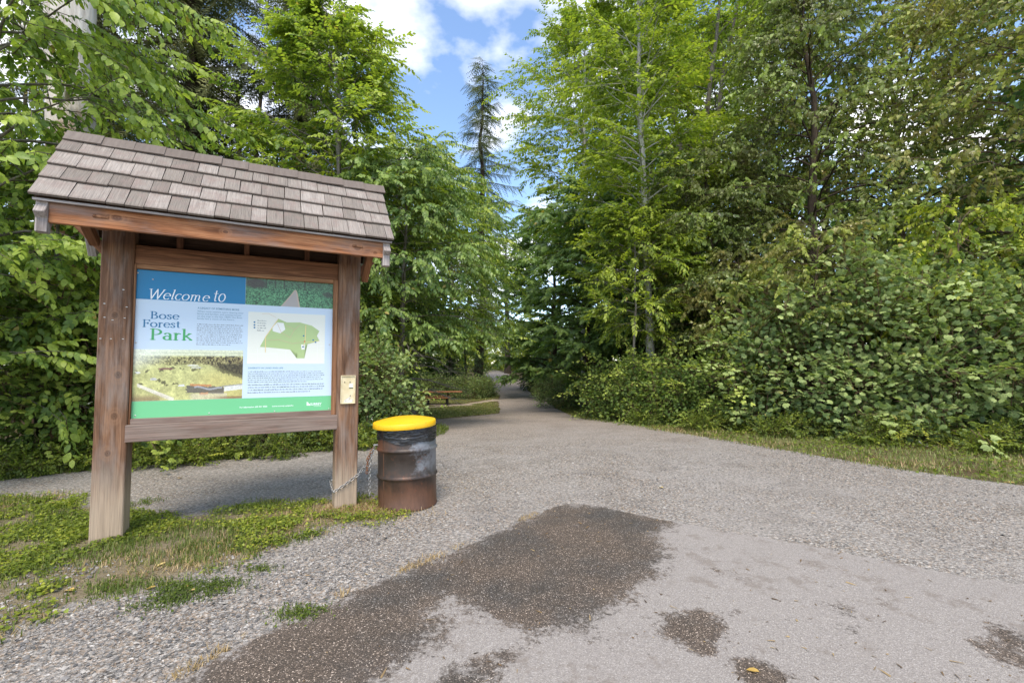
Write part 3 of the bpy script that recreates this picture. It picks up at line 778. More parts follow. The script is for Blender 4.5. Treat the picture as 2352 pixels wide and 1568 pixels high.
def picture(name, corners, nx, ny, painter, layer=2):
    (u0, v1), (u1, v0) = corners
    S, Tt = np.meshgrid(np.linspace(0, 1, nx), np.linspace(0, 1, ny))
    c = painter(S.ravel(), Tt.ravel())
    V = np.stack([u0 + (u1 - u0) * S.ravel() - PL.x, np.full(S.size, pz(layer)), v1 + (v0 - v1) * Tt.ravel() - PL.z], -1)
    i = np.arange(ny - 1)[:, None] * nx + np.arange(nx - 1)[None]
    F = np.stack([i, i + nx, i + nx + 1, i + 1], -1).reshape(-1, 4)
    return obj(name, tri_mesh(name, V, F, M_PIC, color=c), panel)
def mixc(c, m, col): return c * (1 - m[:, None]) + np.array(col) * m[:, None]
def sm(x, a, b): t_ = np.clip((x - a) / (b - a), 0, 1); return t_ * t_ * (3 - 2 * t_)
def farm(s, t):
    P = np.stack([s * 2.2, t], -1); n = fbm(P, 9, 1); n2 = fbm(P, 30, 5); n3 = fbm(P, 60, 8)
    c = np.tile(np.array([.52, .52, .22]), (len(s), 1)) * (1 + .30 * n[:, None] + .22 * n2[:, None])
    c = mixc(c, sm(s, .45, .75) * sm(t, .3, .6) * .55, (.50, .42, .14))
    top = .13 + .04 * n2; bot = .30 + .03 * n + .20 * sm(s, .60, 1.)
    tree = sm(t, top - .02, top + .02) * sm(-t, -bot - .02, -bot + .02)
    tcol = np.stack([.36 + .30 * n2 + .2 * n3 - .22 * s, .35 + .28 * n2 + .2 * n3 - .24 * s, .15 + .12 * n2 + .1 * n3 - .10 * s], -1).clip(.015)
    c = c * (1 - tree[:, None]) + tcol * tree[:, None]
    shade = sm(s, .66, .8) * sm(-(t - (bot + .06 + .05 * n2)), -.03, .02) * sm(t, .24, .32); c = mixc(c, shade * .8, (.035, .03, .018))
    c = mixc(c, sm(-t, -.15, -.09) * .9, (.70, .74, .56))
    c = mixc(c, (sm(-(t - .07 - .01 * n2), -.015, .0) - sm(-(t - .05), -.015, 0)) * .5, (.35, .40, .25))
    c = mixc(c, sm(-(s + t * .9), -.55, -.1) * .7 * (t < .5), (.80, .85, .72))
    for (x, y, r) in [(.18, .58, .05), (.27, .64, .05), (.36, .68, .045), (.12, .42, .035), (.24, .40, .05), (.33, .37, .05), (.41, .38, .035), (.53, .40, .05), (.58, .37, .03), (.2, .75, .03), (.03, .44, .04), (.30, .70, .03), (.07, .68, .05), (.22, .60, .04)]:
        d = np.hypot((s - x) * 1.9, (t - y) * 1.3); c = mixc(c, sm(-(d + .05 * n2), -r, -r * .6) * .85, (.07, .065, .035))
    for (x0, x1, y0, y1, col) in [(.22, .34, .36, .40, (.20, .08, .08)), (.48, .57, .30, .33, (.7, .7, .66)), (.50, .60, .345, .37, (.55, .55, .50)), (.40, .45, .69, .73, (.65, .66, .68)), (.02, .06, .43, .47, (.8, .8, .78)), (.15, .2, .555, .60, (.5, .5, .52))]:
        m = ((s + .02 * n3 > x0) & (s < x1 + .02 * n3) & (t > y0 + .01 * n3) & (t < y1)).astype(float); c = mixc(c, m * .85, col)
    k = t - .12 * (s - .5)
    m = ((s > .47 + .03 * n2) & (s < .82) & (k > .72 + .02 * n2) & (k < .86)).astype(float); c = mixc(c, m * .9, (.10, .09, .09))
    m = ((s > .50) & (s < .70) & (k > .68) & (k < .72 + .015 * n2)).astype(float); c = mixc(c, m * .9, (.50, .22, .09))
    m = ((s > .54) & (s < .80) & (np.abs(k - .755 - .02 * np.sin(s * 30)) < .018)).astype(float); c = mixc(c, m * .7, (.40, .42, .46))
    m = ((np.abs(t - (.80 - .20 * (s - .8))) < .05) & (s > .82)).astype(float); c = mixc(c, m * .9, (.68, .70, .68))
    m = ((np.abs(t - (.745 - .20 * (s - .8))) < .012) & (s > .80)).astype(float); c = mixc(c, m * .8, (.25, .25, .26))
    m = ((s > .59) & (s < .67) & (t > .87 + .02 * n2) & (t < .91)).astype(float); c = mixc(c, m, (.50, .24, .09))
    c = mixc(c, sm(s, .48, .54) * sm(t, .86, .9) * (s < .85) * .5, (.62, .56, .46))
    w = .03 + .03 * s; road = (np.abs(t - (.70 + (s - .05) * .95)) < w) & (s > .04) & (s < .36); c = mixc(c, road * .85, (.74, .70, .60))
    c = mixc(c, sm(-(s - .1), -.25, -.05) * sm(t, .82, .95) * .75, (.24, .16, .09))
    c = mixc(c, sm(s, .62, .9) * sm(t, .93, .97) * .8, (.22, .11, .06))
    return (c * (1 + .25 * n3[:, None])).clip(0.004, 1)
def walk(s, t):
    P = np.stack([s * 3, t], -1); n = fbm(P, 7, 11); n2 = fbm(P, 30, 15)
    n3 = fbm(P, 55, 19); g = np.stack([.07 + .10 * n2 + .10 * n3, .22 + .26 * n2 + .26 * n3, .10 + .12 * n2 + .10 * n3], -1).clip(.008)
    dk = sm(-t, -.5, -.1) * .55; g = g * (1 - dk[:, None]) + np.array([.05, .075, .045]) * dk[:, None]
    g = mixc(g, sm(-(np.hypot((s - .1) * 1.6, t - .2) + .05 * n), -.24, -.12) * .8, (.05, .018, .02))
    g = mixc(g, sm(-(np.hypot((s - .93) * 1.8, t - .45) + .05 * n), -.14, -.07) * .8, (.04, .03, .025))
    for x in (.32, .42, .66, .22): g = mixc(g, (np.abs(s - x) < .008) * (t < .35) * .7, (.03, .02, .015))
    cx = .49 + .02 * (1 - t) - .04 * np.maximum(0, .5 - t); hw = .006 + .15 * np.clip(t - .36, 0, 1); cx = cx - .07 * (t - .38) + .05
    on = (np.abs(s - cx) < hw) & (t > .33); g = mixc(g, on * 1., (.40, .37, .35))
    rail = (np.abs(np.abs(s - cx) - hw) < .008) & (t > .36); g = mixc(g, rail * .9, (.55, .42, .33))
    return g.clip(0.005, 1)
picture('farm_photograph', ((PU0, zp(400, 823)[1]), (zp(1166, 900)[0], vg - .003)), 300, 140, farm)
picture('boardwalk_photograph', ((us + .0015, 2.187), (PU1, vb)), 240, 80, walk)
M_SCREW = plain_mat('zinc screw', (.6, .6, .58), .35, .5, .8)
for (x, y) in ((335, 178), (195, 118), (178, 760), (172, 1434), (853, 1410), (1456, 1393), (1962, 778), (1957, 1368)):
    u_, v_ = zp(x, y); o = obj('screw', None, panel); bpy.data.objects.remove(o)
    bm = bmesh.new(); bmesh.ops.create_uvsphere(bm, u_segments=8, v_segments=5, radius=.0065); bmesh.ops.scale(bm, vec=(1, .5, 1), verts=bm.verts)
    bm_obj('screw', bm, M_SCREW, panel, (u_ - PL.x, pz(6), v_ - PL.z), smooth=True)
for (u_, v_) in ((.035, 1.88), (.175, 1.86), (.04, 1.77), (.09, 1.75), (.165, 1.77), (.02, 1.60), (.085, 1.60), (.16, 1.60), (.15, 2.0)):
    box('staple', (.012, .003, .004), (u_, -.0015, v_), M_SCREW, board, bevel=0)

# ------------------------------------------------------------------ leaflet box on the post
t = NT('yellowed plastic'); n = t.noise(t.pos(), 14, 5)
M_TRAY = t.done(t.principled(t.ramp(n, [(.3, (.60, .50, .29)), (.6, (.72, .63, .42)), (.8, (.78, .72, .54))]), .45, .4))
(bu0, bv1), (bu1, bv0) = plane(783, 862, .01), plane(815.5, 926, .01)
lb = thing('leaflet_holder', tuple(swld((bu0 + bu1) / 2, 0.0015, bv0)), 'yellowed plastic leaflet holder screwed to the notice board post above the bin', 'leaflet holder', rz=SIGN_RZ)
BWd, BH = bu1 - bu0, bv1 - bv0
box('back_plate', (BWd, .010, BH), (0, -.005, BH / 2), M_TRAY, lb, bevel=.003)
for (sx, sz, lx, lz) in ((.008, BH, -BWd / 2 + .004, BH / 2), (.008, BH, BWd / 2 - .004, BH / 2), (BWd - .017, .008, 0, .004), (BWd - .017, .008, 0, BH - .004)):
    box('rim', (sx, .010, sz), (lx, -.0155, lz), M_TRAY, lb, bevel=.002)
M_BLK = plain_mat('black screw', (.02, .02, .02), .5)
for (x, z) in ((-.032, BH * .76), (.018, BH * .76), (.022, BH * .28)):
    bm = bmesh.new(); bmesh.ops.create_uvsphere(bm, u_segments=8, v_segments=5, radius=.0055); bm_obj('screw', bm, M_BLK, lb, (x, -.011, z))
M_PAPER = plain_mat('paper scraps', (.70, .68, .62), .6, .3, 0, .2, 60)
bm = bmesh.new()
for poly in ([(-.045, .012), (.04, .012), (.046, .045), (-.01, .035)], [(-.04, .02), (.0, .028), (.03, .075), (-.03, .04)]):
    vv = [bm.verts.new((x, -.0112 - .001 * i - z * .02, z)) for i, (x, z) in enumerate(poly)]; f = bm.faces.new(vv)
bm_obj('paper_scrap', bm, M_PAPER, lb)
box('notice_sticker', (.036, .0012, .04), (.028, -.0108, BH * .64), M_PAPER, lb, bevel=0)
M_STK = plain_mat('dark sticker', (.05, .07, .02), .5)
box('sticker_strip', (.036, .0012, .008), (.028, -.0125, BH * .555), M_STK, lb, bevel=0)

# ================================================================== BIN
DC = np.array([-1.048, 4.645, 0.0]); DR = .286
t = NT('rusty drum steel'); co = t.coords('Object'); sp = t.node('SeparateXYZ'); t.link(co, sp.inputs[0])
n1 = t.noise(co, 5, 6, .65); n2 = t.noise(t.mapping(co, (14, 14, 3)), 1.5, 5, .6); sc = t.noise(co, 55, 3)
rust = t.mix(n2, (.055, .028, .018), (.20, .095, .055)); black = t.mix(n1, (.016, .013, .011), (.085, .062, .05)); steel = t.mix(n1, (.15, .155, .17), (.27, .28, .305))  # steel: grey metal tone that also carries the drum's painted sheen
low = t.math('ADD', t.math('MULTIPLY', sp.outputs[2], -3.2), t.math('ADD', 1.35, t.math('MULTIPLY', t.math('SUBTRACT', n1, .5), 1.6)), clamp=True)
low = t.ramp(t.math('ADD', low, t.math('MULTIPLY', t.math('SUBTRACT', t.noise(t.mapping(co, (22, 22, 2.2)), 1.3, 5, .7), .5), .9)), [(.2, 0.), (.8, .92)])
c = t.mix(low, black, rust)
mx = t.math('ADD', t.math('MULTIPLY', sp.outputs[0], 3.0), t.math('ADD', -.12, t.math('MULTIPLY', t.math('SUBTRACT', n1, .5), 1.7)), clamp=True)
hi = t.ramp(t.math('ADD', sp.outputs[2], t.math('MULTIPLY', t.math('SUBTRACT', n1, .5), .25)), [(.30, 0.), (.46, 1.), (.85, 1.), (.95, .6)])
mx = t.ramp(t.math('ADD', mx, t.math('MULTIPLY', t.math('SUBTRACT', t.noise(co, 24, 5, .7), .5), .7)), [(.28, 0.), (.6, .95)])
c = t.mix(t.math('MULTIPLY', mx, hi), c, steel)  # grey sheen painted into the colour on the right side
tr_ = t.math('ADD', t.math('MULTIPLY', sp.outputs[0], -4.), t.math('ADD', -.1, t.math('MULTIPLY', t.math('SUBTRACT', n1, .5), 2.)), clamp=True)
th = t.ramp(sp.outputs[2], [(.55, 0.), (.62, 1.)])
c = t.mix(t.math('MULTIPLY', t.math('MULTIPLY', tr_, th), .9), c, t.mix(n2, (.11, .045, .025), (.26, .11, .055)))
c = t.mix(t.ramp(t.noise(co, 17, 5, .7), [(.60, 0.), (.66, .6)]), c, (.17, .07, .04))
c = t.mix(t.ramp(sc, [(.74, 0.), (.78, .5)]), c, (.45, .46, .48))
M_DRUM = t.done(t.principled(c, t.ramp(n1, [(.3, .28), (.7, .60)]), .5, .35, normal=t.bump(n1, .25, .01)))
bin_ = thing('rubbish_bin', tuple(DC), 'rusty steel drum bin with yellow lid chained to the notice board', 'bin', rz=0)
bin_.rotation_euler = (R(-.5), R(-1.2), 0); bin_.scale = (1, 1, .925)
prof = [(0, .012), (DR - .004, .012), (DR - .004, .0), (DR + .004, .0), (DR + .005, .012), (DR, .02)]
for hz in (.325, .605):
    prof += [(DR, hz - .028), (DR + .004, hz - .018), (DR + .013, hz - .006), (DR + .013, hz + .006), (DR + .004, hz + .018), (DR, hz + .028)]
prof += [(DR, .845), (DR + .006, .852), (DR + .006, .864), (DR - .004, .864), (DR - .006, .5)]
V, F = lathe_arrays(prof, 64)
rd = np.random.default_rng(3); ang = np.arctan2(V[:, 1], V[:, 0])
dent = 1 - .012 * np.exp(-((ang + 1.9) / .25) ** 2 - ((V[:, 2] - .7) / .07) ** 2) - .008 * np.exp(-((ang + .9) / .2) ** 2 - ((V[:, 2] - .42) / .08) ** 2) + .002 * np.sin(3 * ang + 9 * V[:, 2])
V[:, :2] *= dent[:, None]
drum = obj('drum', tri_mesh('drum', V, F, M_DRUM, smooth=True), bin_)
m = drum.modifiers.new('edges', 'EDGE_SPLIT'); m.split_angle = R(40)
box('seam', (.012, .005, .83), (DR * math.cos(R(-128)), DR * math.sin(R(-128)), .432), M_DRUM, bin_, rot=(0, 0, R(-128 + 90)), bevel=.002)
# bag collar
bm = bmesh.new(); nA = 96; rings = []
for k, z in enumerate(np.linspace(.70, .862, 9)):
    ring = []
    for j in range(nA):
        a = 2 * math.pi * j / nA; lowz = .018 * math.sin(2 * a + .6) + .012 * math.sin(5 * a)
        rr = DR + .004 + .005 * rd.random() * (1 if 0 < k < 8 else .3) + .004 * math.sin(9 * a + k * .9) * math.sin(k) + (.004 if k == 0 else 0)
        ring.append(bm.verts.new((rr * math.cos(a), rr * math.sin(a), z + (lowz if k < 4 else 0) * (1 - k / 4) + .03 * (1 - k / 8) * .0)))
    rings.append(ring)
for k in range(8):
    for j in range(nA): bm.faces.new((rings[k][j], rings[k][(j + 1) % nA], rings[k + 1][(j + 1) % nA], rings[k + 1][j]))
t = NT('black bin bag'); M_BAG = t.done(t.principled((.018, .018, .02), .24, .55, normal=t.bump(t.noise(t.mapping(t.coords('Object'), (3, 3, 16)), 1.6, 3, .5, .8), .6, .03)))
bm_obj('bag_collar', bm, M_BAG, bin_, smooth=True)
LR = .308
lp = [(LR - .012, .838), (LR, .838), (LR + .003, .845), (LR + .001, .888), (LR - .004, .896), (.22, .918), (.15, .932), (.11, .936), (0.0, .937)]
V, F = lathe_arrays(lp, 64)
t = NT('yellow moulded lid'); n = t.noise(t.coords('Object'), 9, 5); s2 = t.noise(t.coords('Object'), 40, 4)
cy = t.mix(t.ramp(s2, [(.60, 0.), (.70, .65)]), t.mix(n, (.78, .42, .006), (.86, .52, .02)), (.45, .22, .03))
M_LID = t.done(t.principled(cy, .42, .4))
lid = obj('lid', tri_mesh('lid', V, F, M_LID, smooth=True), bin_); lid.rotation_euler = (R(1.5), R(-1.2), 0)
m = lid.modifiers.new('edges', 'EDGE_SPLIT'); m.split_angle = R(35)
M_GALV = plain_mat('galvanised chain', (.42, .41, .40), .45, .5, .75, .4, 50); M_RUSTC = plain_mat('rusty chain', (.22, .10, .05), .8, .2, .2, .4, 50)
BA = R(196)
bolt_w = DC + np.array([(DR + .03) * math.cos(BA), (DR + .03) * math.sin(BA), .60])
bm = bmesh.new(); bmesh.ops.create_cone(bm, cap_ends=True, segments=10, radius1=.008, radius2=.008, depth=.06); bmesh.ops.rotate(bm, matrix=Matrix.Rotation(R(90), 3, 'Y'), verts=bm.verts)
bm_obj('bolt', bm, M_GALV, bin_, ((DR + .01) * math.cos(BA), (DR + .01) * math.sin(BA), .65), (0, 0, BA))
# writing scratched / sprayed on the drum
# chain
def link_mesh(mat, L=.036, W=.022, r=.0034):
    pts = []; n = 6
    for k in range(n + 1): a = -math.pi / 2 + math.pi * k / n; pts.append((L / 2 - W / 2 + W / 2 * math.cos(a), W / 2 * math.sin(a)))
    for k in range(n + 1): a = math.pi / 2 + math.pi * k / n; pts.append((-L / 2 + W / 2 + W / 2 * math.cos(a), W / 2 * math.sin(a)))
    P = np.array(pts); N = len(P); tn = np.roll(P, -1, 0) - np.roll(P, 1, 0); tn /= np.linalg.norm(tn, axis=1)[:, None]; nm = np.stack([-tn[:, 1], tn[:, 0]], -1)
    V = []; S = 5
    for i in range(N):
        for s in range(S):
            a = 2 * math.pi * s / S; V.append((*(P[i] + nm[i] * r * math.cos(a)), r * math.sin(a)))
    F = [(i * S + s, i * S + (s + 1) % S, ((i + 1) % N) * S + (s + 1) % S, ((i + 1) % N) * S + s) for i in range(N) for s in range(S)]
    me = bpy.data.meshes.new('link'); me.from_pydata(V, [], F); me.materials.append(mat); me.polygons.foreach_set('use_smooth', np.ones(len(F), bool)); me.update(); return me
LK = {'g': link_mesh(M_GALV), 'r': link_mesh(M_RUSTC)}
chain = thing('chain', tuple(bolt_w), 'steel link chain running from the bin to the foot of the notice board post', 'chain')
def run_chain(pts, kind, pitch=.0285):
    P = np.array(pts, float); seg = np.linalg.norm(np.diff(P, axis=0), axis=1); cum = np.concatenate([[0], np.cumsum(seg)])
    n = int(cum[-1] / pitch)
    for i in range(n):
        s0 = (i + .5) * pitch
        q = np.array([np.interp(s0, cum, P[:, k]) for k in range(3)]); q2 = np.array([np.interp(min(s0 + .006, cum[-1]), cum, P[:, k]) for k in range(3)]); q1 = np.array([np.interp(s0 - .006, cum, P[:, k]) for k in range(3)])
        d = Vector(q2 - q1).normalized(); z = Vector((0, 0, 1)) if abs(d.z) < .95 else Vector((1, 0, 0))
        y = z.cross(d).normalized(); z = d.cross(y)
        m = Matrix((d, y, z)).transposed().to_4x4() @ Matrix.Rotation(R(45 + 90 * (i % 2) + random.Random(i).uniform(-14, 14)), 4, 'X')
        m.translation = Vector(q - np.array(bolt_w))
        o = obj('link', LK[kind], chain); o.matrix_local = m
def cz(x, y): return 727.3 + x * .2539, 826.9 + y * .2539
c0 = plane(*cz(135, 1195), .014); c1 = plane(*cz(365, 1030), .014)
pA = swld(1.793 - .015, -.06, c0[1] + .01); pB = swld(1.793 - .014, .012, c0[1]); pC = swld(1.793 + POST + .012, .016, c1[1])
mid = (pC + bolt_w) / 2 + np.array([0, 0, -.03])
run_chain([swld(1.9, -POST - .015, c0[1] + .14), swld(1.793 - .016, -POST - .01, c0[1] + .05), pA, pB, (pB + pC) / 2 + np.array([0, 0, -.006]), pC, mid, bolt_w], 'g')
hang = bolt_w + np.array([-.02, -.01, -.01]); h2 = hang * .62 + pC * .38
run_chain([hang + np.array([.0, 0, -.02]), hang + np.array([-.03, -.02, -.09]), hang + np.array([-.045, -.03, -.12]), hang + np.array([-.05, -.035, -.28])], 'r')
run_chain([hang + np.array([.005, 0, -.03]), hang + np.array([-.018, -.02, -.12]), hang + np.array([-.024, -.02, -.2]), hang + np.array([-.026, -.02, -.50])], 'g')

# ================================================================== PICNIC TABLES
M_PLANK = wood_mat('stained plank', (.16, .06, .025), (.30, .13, .06), (.40, .21, .11)); M_STEEL = plain_mat('black steel legs', (.018, .017, .016), .55)
def picnic_table(loc, rz, label):
    t_ = thing('picnic_table', loc, label, 'picnic table', 'picnic tables', rz)
    for k in range(5): box('plank', (2.3, .135, .045), (.28, -.29 + k * .145, .745), M_PLANK, t_, bevel=.004)
    for sy in (-.66, .66):
        for k in (-1, 1): box('seat_plank', (1.5, .135, .045), (0, sy + k * .0725, .435), M_PLANK, t_, bevel=.004)
    for sx in (-.55, .55):
        box('cross_bar', (.06, 1.5, .05), (sx, 0, .385), M_STEEL, t_)
        for sy in (-.66, .66): box('leg', (.06, .06, .40), (sx, sy, .16), M_STEEL, t_)
        for sy in (-.2, .2): box('table_leg', (.06, .06, .75), (sx + .061, sy, .34), M_STEEL, t_)
        box('foot_rail', (.055, 1.4, .04), (sx - .061, 0, .02), M_STEEL, t_)
    return t_
picnic_table((TBL[0] - .25, TBL[1] + .7, hgt(TBL[1] + .7)), R(10), 'brown plank picnic table on the lawn behind the bin')

# ================================================================== FOLIAGE ENGINE
def unit(v):
    n = np.linalg.norm(v, axis=-1, keepdims=True); return v / np.maximum(n, 1e-9)
LEAF = {}
def _leaf(name, V, F): LEAF[name] = (np.array(V, float), np.array(F, int))
_leaf('diamond', [(0, 0, 0), (.30, .42, .04), (0, 1, -.10), (-.30, .42, .04)], [(0, 1, 2), (0, 2, 3)])
_leaf('simple', [(0, 0, 0), (.27, .42, .06), (0, 1, -.16), (-.27, .42, .06), (0, .45, 0)], [(0, 1, 4), (4, 1, 2), (0, 4, 3), (4, 2, 3)])
def _outline(name, prof, fold, curl, stalk=0.0):
    ys = [p[0] for p in prof]; k = len(prof)
    V = [(0, 0, 0)]
    for (y, w) in prof: V += [(w, y, fold * w - curl * y * y), (0, y, -curl * y * y), (-w, y, fold * w - curl * y * y)]
    V.append((0, 1, -curl)); T_ = len(V) - 1
    F = [(0, 1, 2), (0, 2, 3)]
    for i in range(k - 1):
        a = 1 + 3 * i; b = a + 3
        F += [(a, b, b + 1), (a, b + 1, a + 1), (a + 1, b + 1, b + 2), (a + 1, b + 2, a + 2)]
    a = 1 + 3 * (k - 1); F += [(a, T_, a + 1), (a + 1, T_, a + 2)]
    if stalk:
        V = [(x, stalk + (1 - stalk) * y, z) for (x, y, z) in V]; n = len(V)
        V += [(.008, 0, 0), (-.008, 0, 0), (0, stalk * 1.05, .006)]; F += [(n, n + 2, n + 1)]
    _leaf(name, V, F)
_outline('oval', [(.16, .17), (.45, .27), (.76, .19)], .28, .20, .10)
_outline('heart', [(.10, .26), (.34, .33), (.66, .17)], .18, .10, .22)
_outline('bramble', [(.18, .25), (.48, .33), (.78, .19)], .22, .12)
def _hexleaf(name, w1, w2, y1=.28, y2=.68, curl=.15):
    _leaf(name, [(0, 0, 0), (w1, y1, .05), (w2, y2, -.02), (0, 1, -curl), (-w2, y2, -.02), (-w1, y1, .05)], [(0, 1, 5), (1, 2, 4), (1, 4, 5), (2, 3, 4)])
_hexleaf('oval_lo', .25, .23); _hexleaf('heart_lo', .33, .22, .18, .58, .1); _hexleaf('bramble_lo', .30, .27, .27, .70)
_leaf('maple_lo', [(0, 0, -.03), (-.46, .26, -.06), (-.22, .45, .03), (-.56, .64, -.12), (-.16, .66, 0), (0, 1, -.2), (.16, .66, 0), (.56, .64, -.12), (.22, .45, .03), (.46, .26, -.06)], [(0, 2, 1), (0, 8, 2), (0, 9, 8), (2, 4, 3), (2, 8, 6), (2, 6, 4), (8, 7, 6), (4, 6, 5)])
LOW = {'oval': 'oval_lo', 'heart': 'heart_lo', 'bramble': 'bramble_lo', 'maple': 'maple_lo'}
def _maple():
    tips = [(-.18, .02), (-.50, .06), (-.34, .24), (-.62, .52), (-.36, .50), (-.30, .78), (-.12, .66), (0, 1.0), (.12, .66), (.30, .78), (.36, .50), (.62, .52), (.34, .24), (.50, .06), (.18, .02)]
    V = [(0, .3, .03)] + [(x, y * .8 + .2, -.22 * (x * x + (y - .3) ** 2)) for x, y in tips] + [(.006, 0, -.05), (-.006, 0, -.05)]
    n = len(tips); F = [(0, i + 1, i) for i in range(1, n)] + [(0, 1, n), (n + 1, 0, n + 2)]
    _leaf('maple', V, F)
_maple()
def _frond(name, n, wid, droop, side):
    V = []; F = []
    for i in range(n):
        y = .04 + .93 * i / (n - 1); L = side * (1 - .72 * y) * (.75 if i % 2 else 1.0)
        for s in (1, -1):
            b = len(V); V += [(0, y, -droop * y * y), (0, y + wid, -droop * (y + wid) ** 2), (s * L, y + L * .75, -droop * y * y - .35 * L)]; F.append((b, b + 1, b + 2) if s > 0 else (b, b + 2, b + 1))
    b = len(V); V += [(.01, 0, 0), (-.01, 0, 0), (0, 1.06, -droop)]; F.append((b, b + 2, b + 1))
    _leaf(name, V, F)
_frond('frond', 7, .062, .30, .34)
_frond('needle', 8, .058, .12, .22)
_leaf('twig', [(.5, 0, 0), (-.25, 0, .43), (-.25, 0, -.43), (0, 1, 0)], [(0, 3, 1), (1, 3, 2), (2, 3, 0)])

def emit(shape, pos, d, n, size, tint, width=None):
    """One copy of a leaf shape for each row; returns V, F, tint."""
    LV, LF = LEAF[shape]
    y = unit(d); x = unit(np.cross(y, n)); z = np.cross(x, y)
    s = size[:, None, None]; sx = s if width is None else width[:, None, None]
    V = pos[:, None, :] + (x[:, None, :] * LV[None, :, 0:1] + z[:, None, :] * LV[None, :, 2:3]) * sx + y[:, None, :] * LV[None, :, 1:2] * s
    F = LF[None] + (np.arange(len(pos)) * len(LV))[:, None, None]
    return V.reshape(-1, 3), F.reshape(-1, 3), np.repeat(tint, len(LV))
def merge(parts):
    V, F, T_, M_ = [], [], [], []; o = 0
    for (v, f, t_, m_) in parts:
        V.append(v); F.append(f + o); T_.append(t_); M_.append(np.full(len(f), m_)); o += len(v)
    return np.concatenate(V), np.concatenate(F), np.concatenate(T_), np.concatenate(M_)
def tube(P, r, sides=5):
    P = np.asarray(P, float); r = np.asarray(r, float); T_ = unit(np.gradient(P, axis=0))
    ref = np.array([1., 0, 0]) if abs(T_[:, 2]).mean() > .6 else np.array([0, 0, 1.])
    a = unit(np.cross(T_, ref)); b = np.cross(T_, a); k = len(P)
    th = np.linspace(0, 2 * np.pi, sides, endpoint=False)
    V = (P[:, None] + r[:, None, None] * (a[:, None] * np.cos(th)[None, :, None] + b[:, None] * np.sin(th)[None, :, None])).reshape(-1, 3)
    i = np.arange(k - 1)[:, None] * sides; j = np.arange(sides)[None]; j2 = (j + 1) % sides
    q = np.stack([i + j, i + j2, i + sides + j2, i + sides + j], -1).reshape(-1, 4)
    F = np.concatenate([q[:, [0, 1, 2]], q[:, [0, 2, 3]]]); return V, F

def spray(rng, n, L, leaf, ang=60, droop=.25, hang=0.0, curve=.2, jit=.35, terminal=True):
    """Leaves set alternately along a twig of length L running along +Y."""
    t_ = (np.arange(n) + .6) / n; side = np.where(np.arange(n) % 2 == 0, 1., -1.)
    pos = np.stack([np.zeros(n), L * t_, -curve * L * t_ ** 2], -1)
    a = np.radians(ang * (1 - .35 * t_)) + rng.normal(0, .2, n)
    d = np.stack([side * np.sin(a), np.cos(a), -droop - .3 * rng.random(n)], -1)
    if terminal: d[-1] = (rng.normal(0, .15), 1, -droop)
    d = d * (1 - hang) + np.array([0, .15, -1.0]) * hang + rng.normal(0, .12, (n, 3))
    nr = np.tile(np.array([0, .1, 1.0]), (n, 1)) + rng.normal(0, jit, (n, 3))
    if hang > .4: nr = nr * (1 - hang) + np.array([0, 1.0, .25]) * hang + rng.normal(0, jit, (n, 3))
    size = leaf * (1 - .35 * np.abs(t_ - .45)) * rng.uniform(.75, 1.15, n)
    return dict(p=pos, d=unit(d), n=nr, s=size, t=rng.normal(0, .13, n) + .12 * t_, L=L, curve=curve)
def spray_palm(rng, n, L, leaf, k=5, curve=.25, spread=62):
    """Compound leaves: k leaflets fanned at the end of each stalk."""
    P, D, N_, S, T_ = [], [], [], [], []
    for i in range(n):
        t0 = (i + .7) / n; s = 1 if i % 2 else -1; base = np.array([0, L * t0, -curve * L * t0 ** 2])
        a = np.radians(55 * (1 - .4 * t0)) * s + rng.normal(0, .2); od = np.array([math.sin(a), math.cos(a), .25]); tip = base + od * leaf * .75
        up = unit(np.array([rng.normal(0, .25), -.15 + rng.normal(0, .25), 1.0])); tt = rng.normal(0, .14)
        fw = unit(od - up * (od @ up)); rt = np.cross(fw, up)
        for j in range(k):
            b = np.radians((j - (k - 1) / 2) * spread) * (2. / (k - 1) if k > 1 else 0) * 1.0
            P.append(tip); D.append(fw * math.cos(b) + rt * math.sin(b) - up * .18); N_.append(up + rng.normal(0, .12, 3))
            S.append(leaf * (1.0 - .28 * abs(b)) * rng.uniform(.85, 1.1)); T_.append(tt + rng.normal(0, .05) + .12 * t0)
    return dict(p=np.array(P), d=unit(np.array(D)), n=np.array(N_), s=np.array(S), t=np.array(T_), L=L, curve=curve)
def expand(tm, rng, pos, d, up, scale, tint):
    """Spray transforms -> leaf rows and twig rows."""
    k = rng.integers(0, len(tm), len(pos)); y = unit(d); x = unit(np.cross(y, up)); z = np.cross(x, y)
    rows = [[], [], [], [], []]; tw = [[], [], [], []]
    for i, S in enumerate(tm):
        q = np.nonzero(k == i)[0]
        if not len(q): continue
        def rot(v): return x[q, None] * v[None, :, 0:1] + y[q, None] * v[None, :, 1:2] + z[q, None] * v[None, :, 2:3]
        rows[0].append((pos[q, None] + rot(S['p']) * scale[q, None, None]).reshape(-1, 3)); rows[1].append(rot(S['d']).reshape(-1, 3)); rows[2].append(rot(S['n']).reshape(-1, 3))
        rows[3].append((S['s'][None] * scale[q, None]).ravel()); rows[4].append((S['t'][None] + tint[q, None]).ravel())
        tip = y[q] * S['L'] - z[q] * S['L'] * S['curve']
        tw[0].append(pos[q]); tw[1].append(tip); tw[2].append(np.linalg.norm(tip, axis=1) * scale[q]); tw[3].append(np.full(len(q), .012) * scale[q])
    return [np.concatenate(r) for r in rows], [np.concatenate(r) for r in tw]

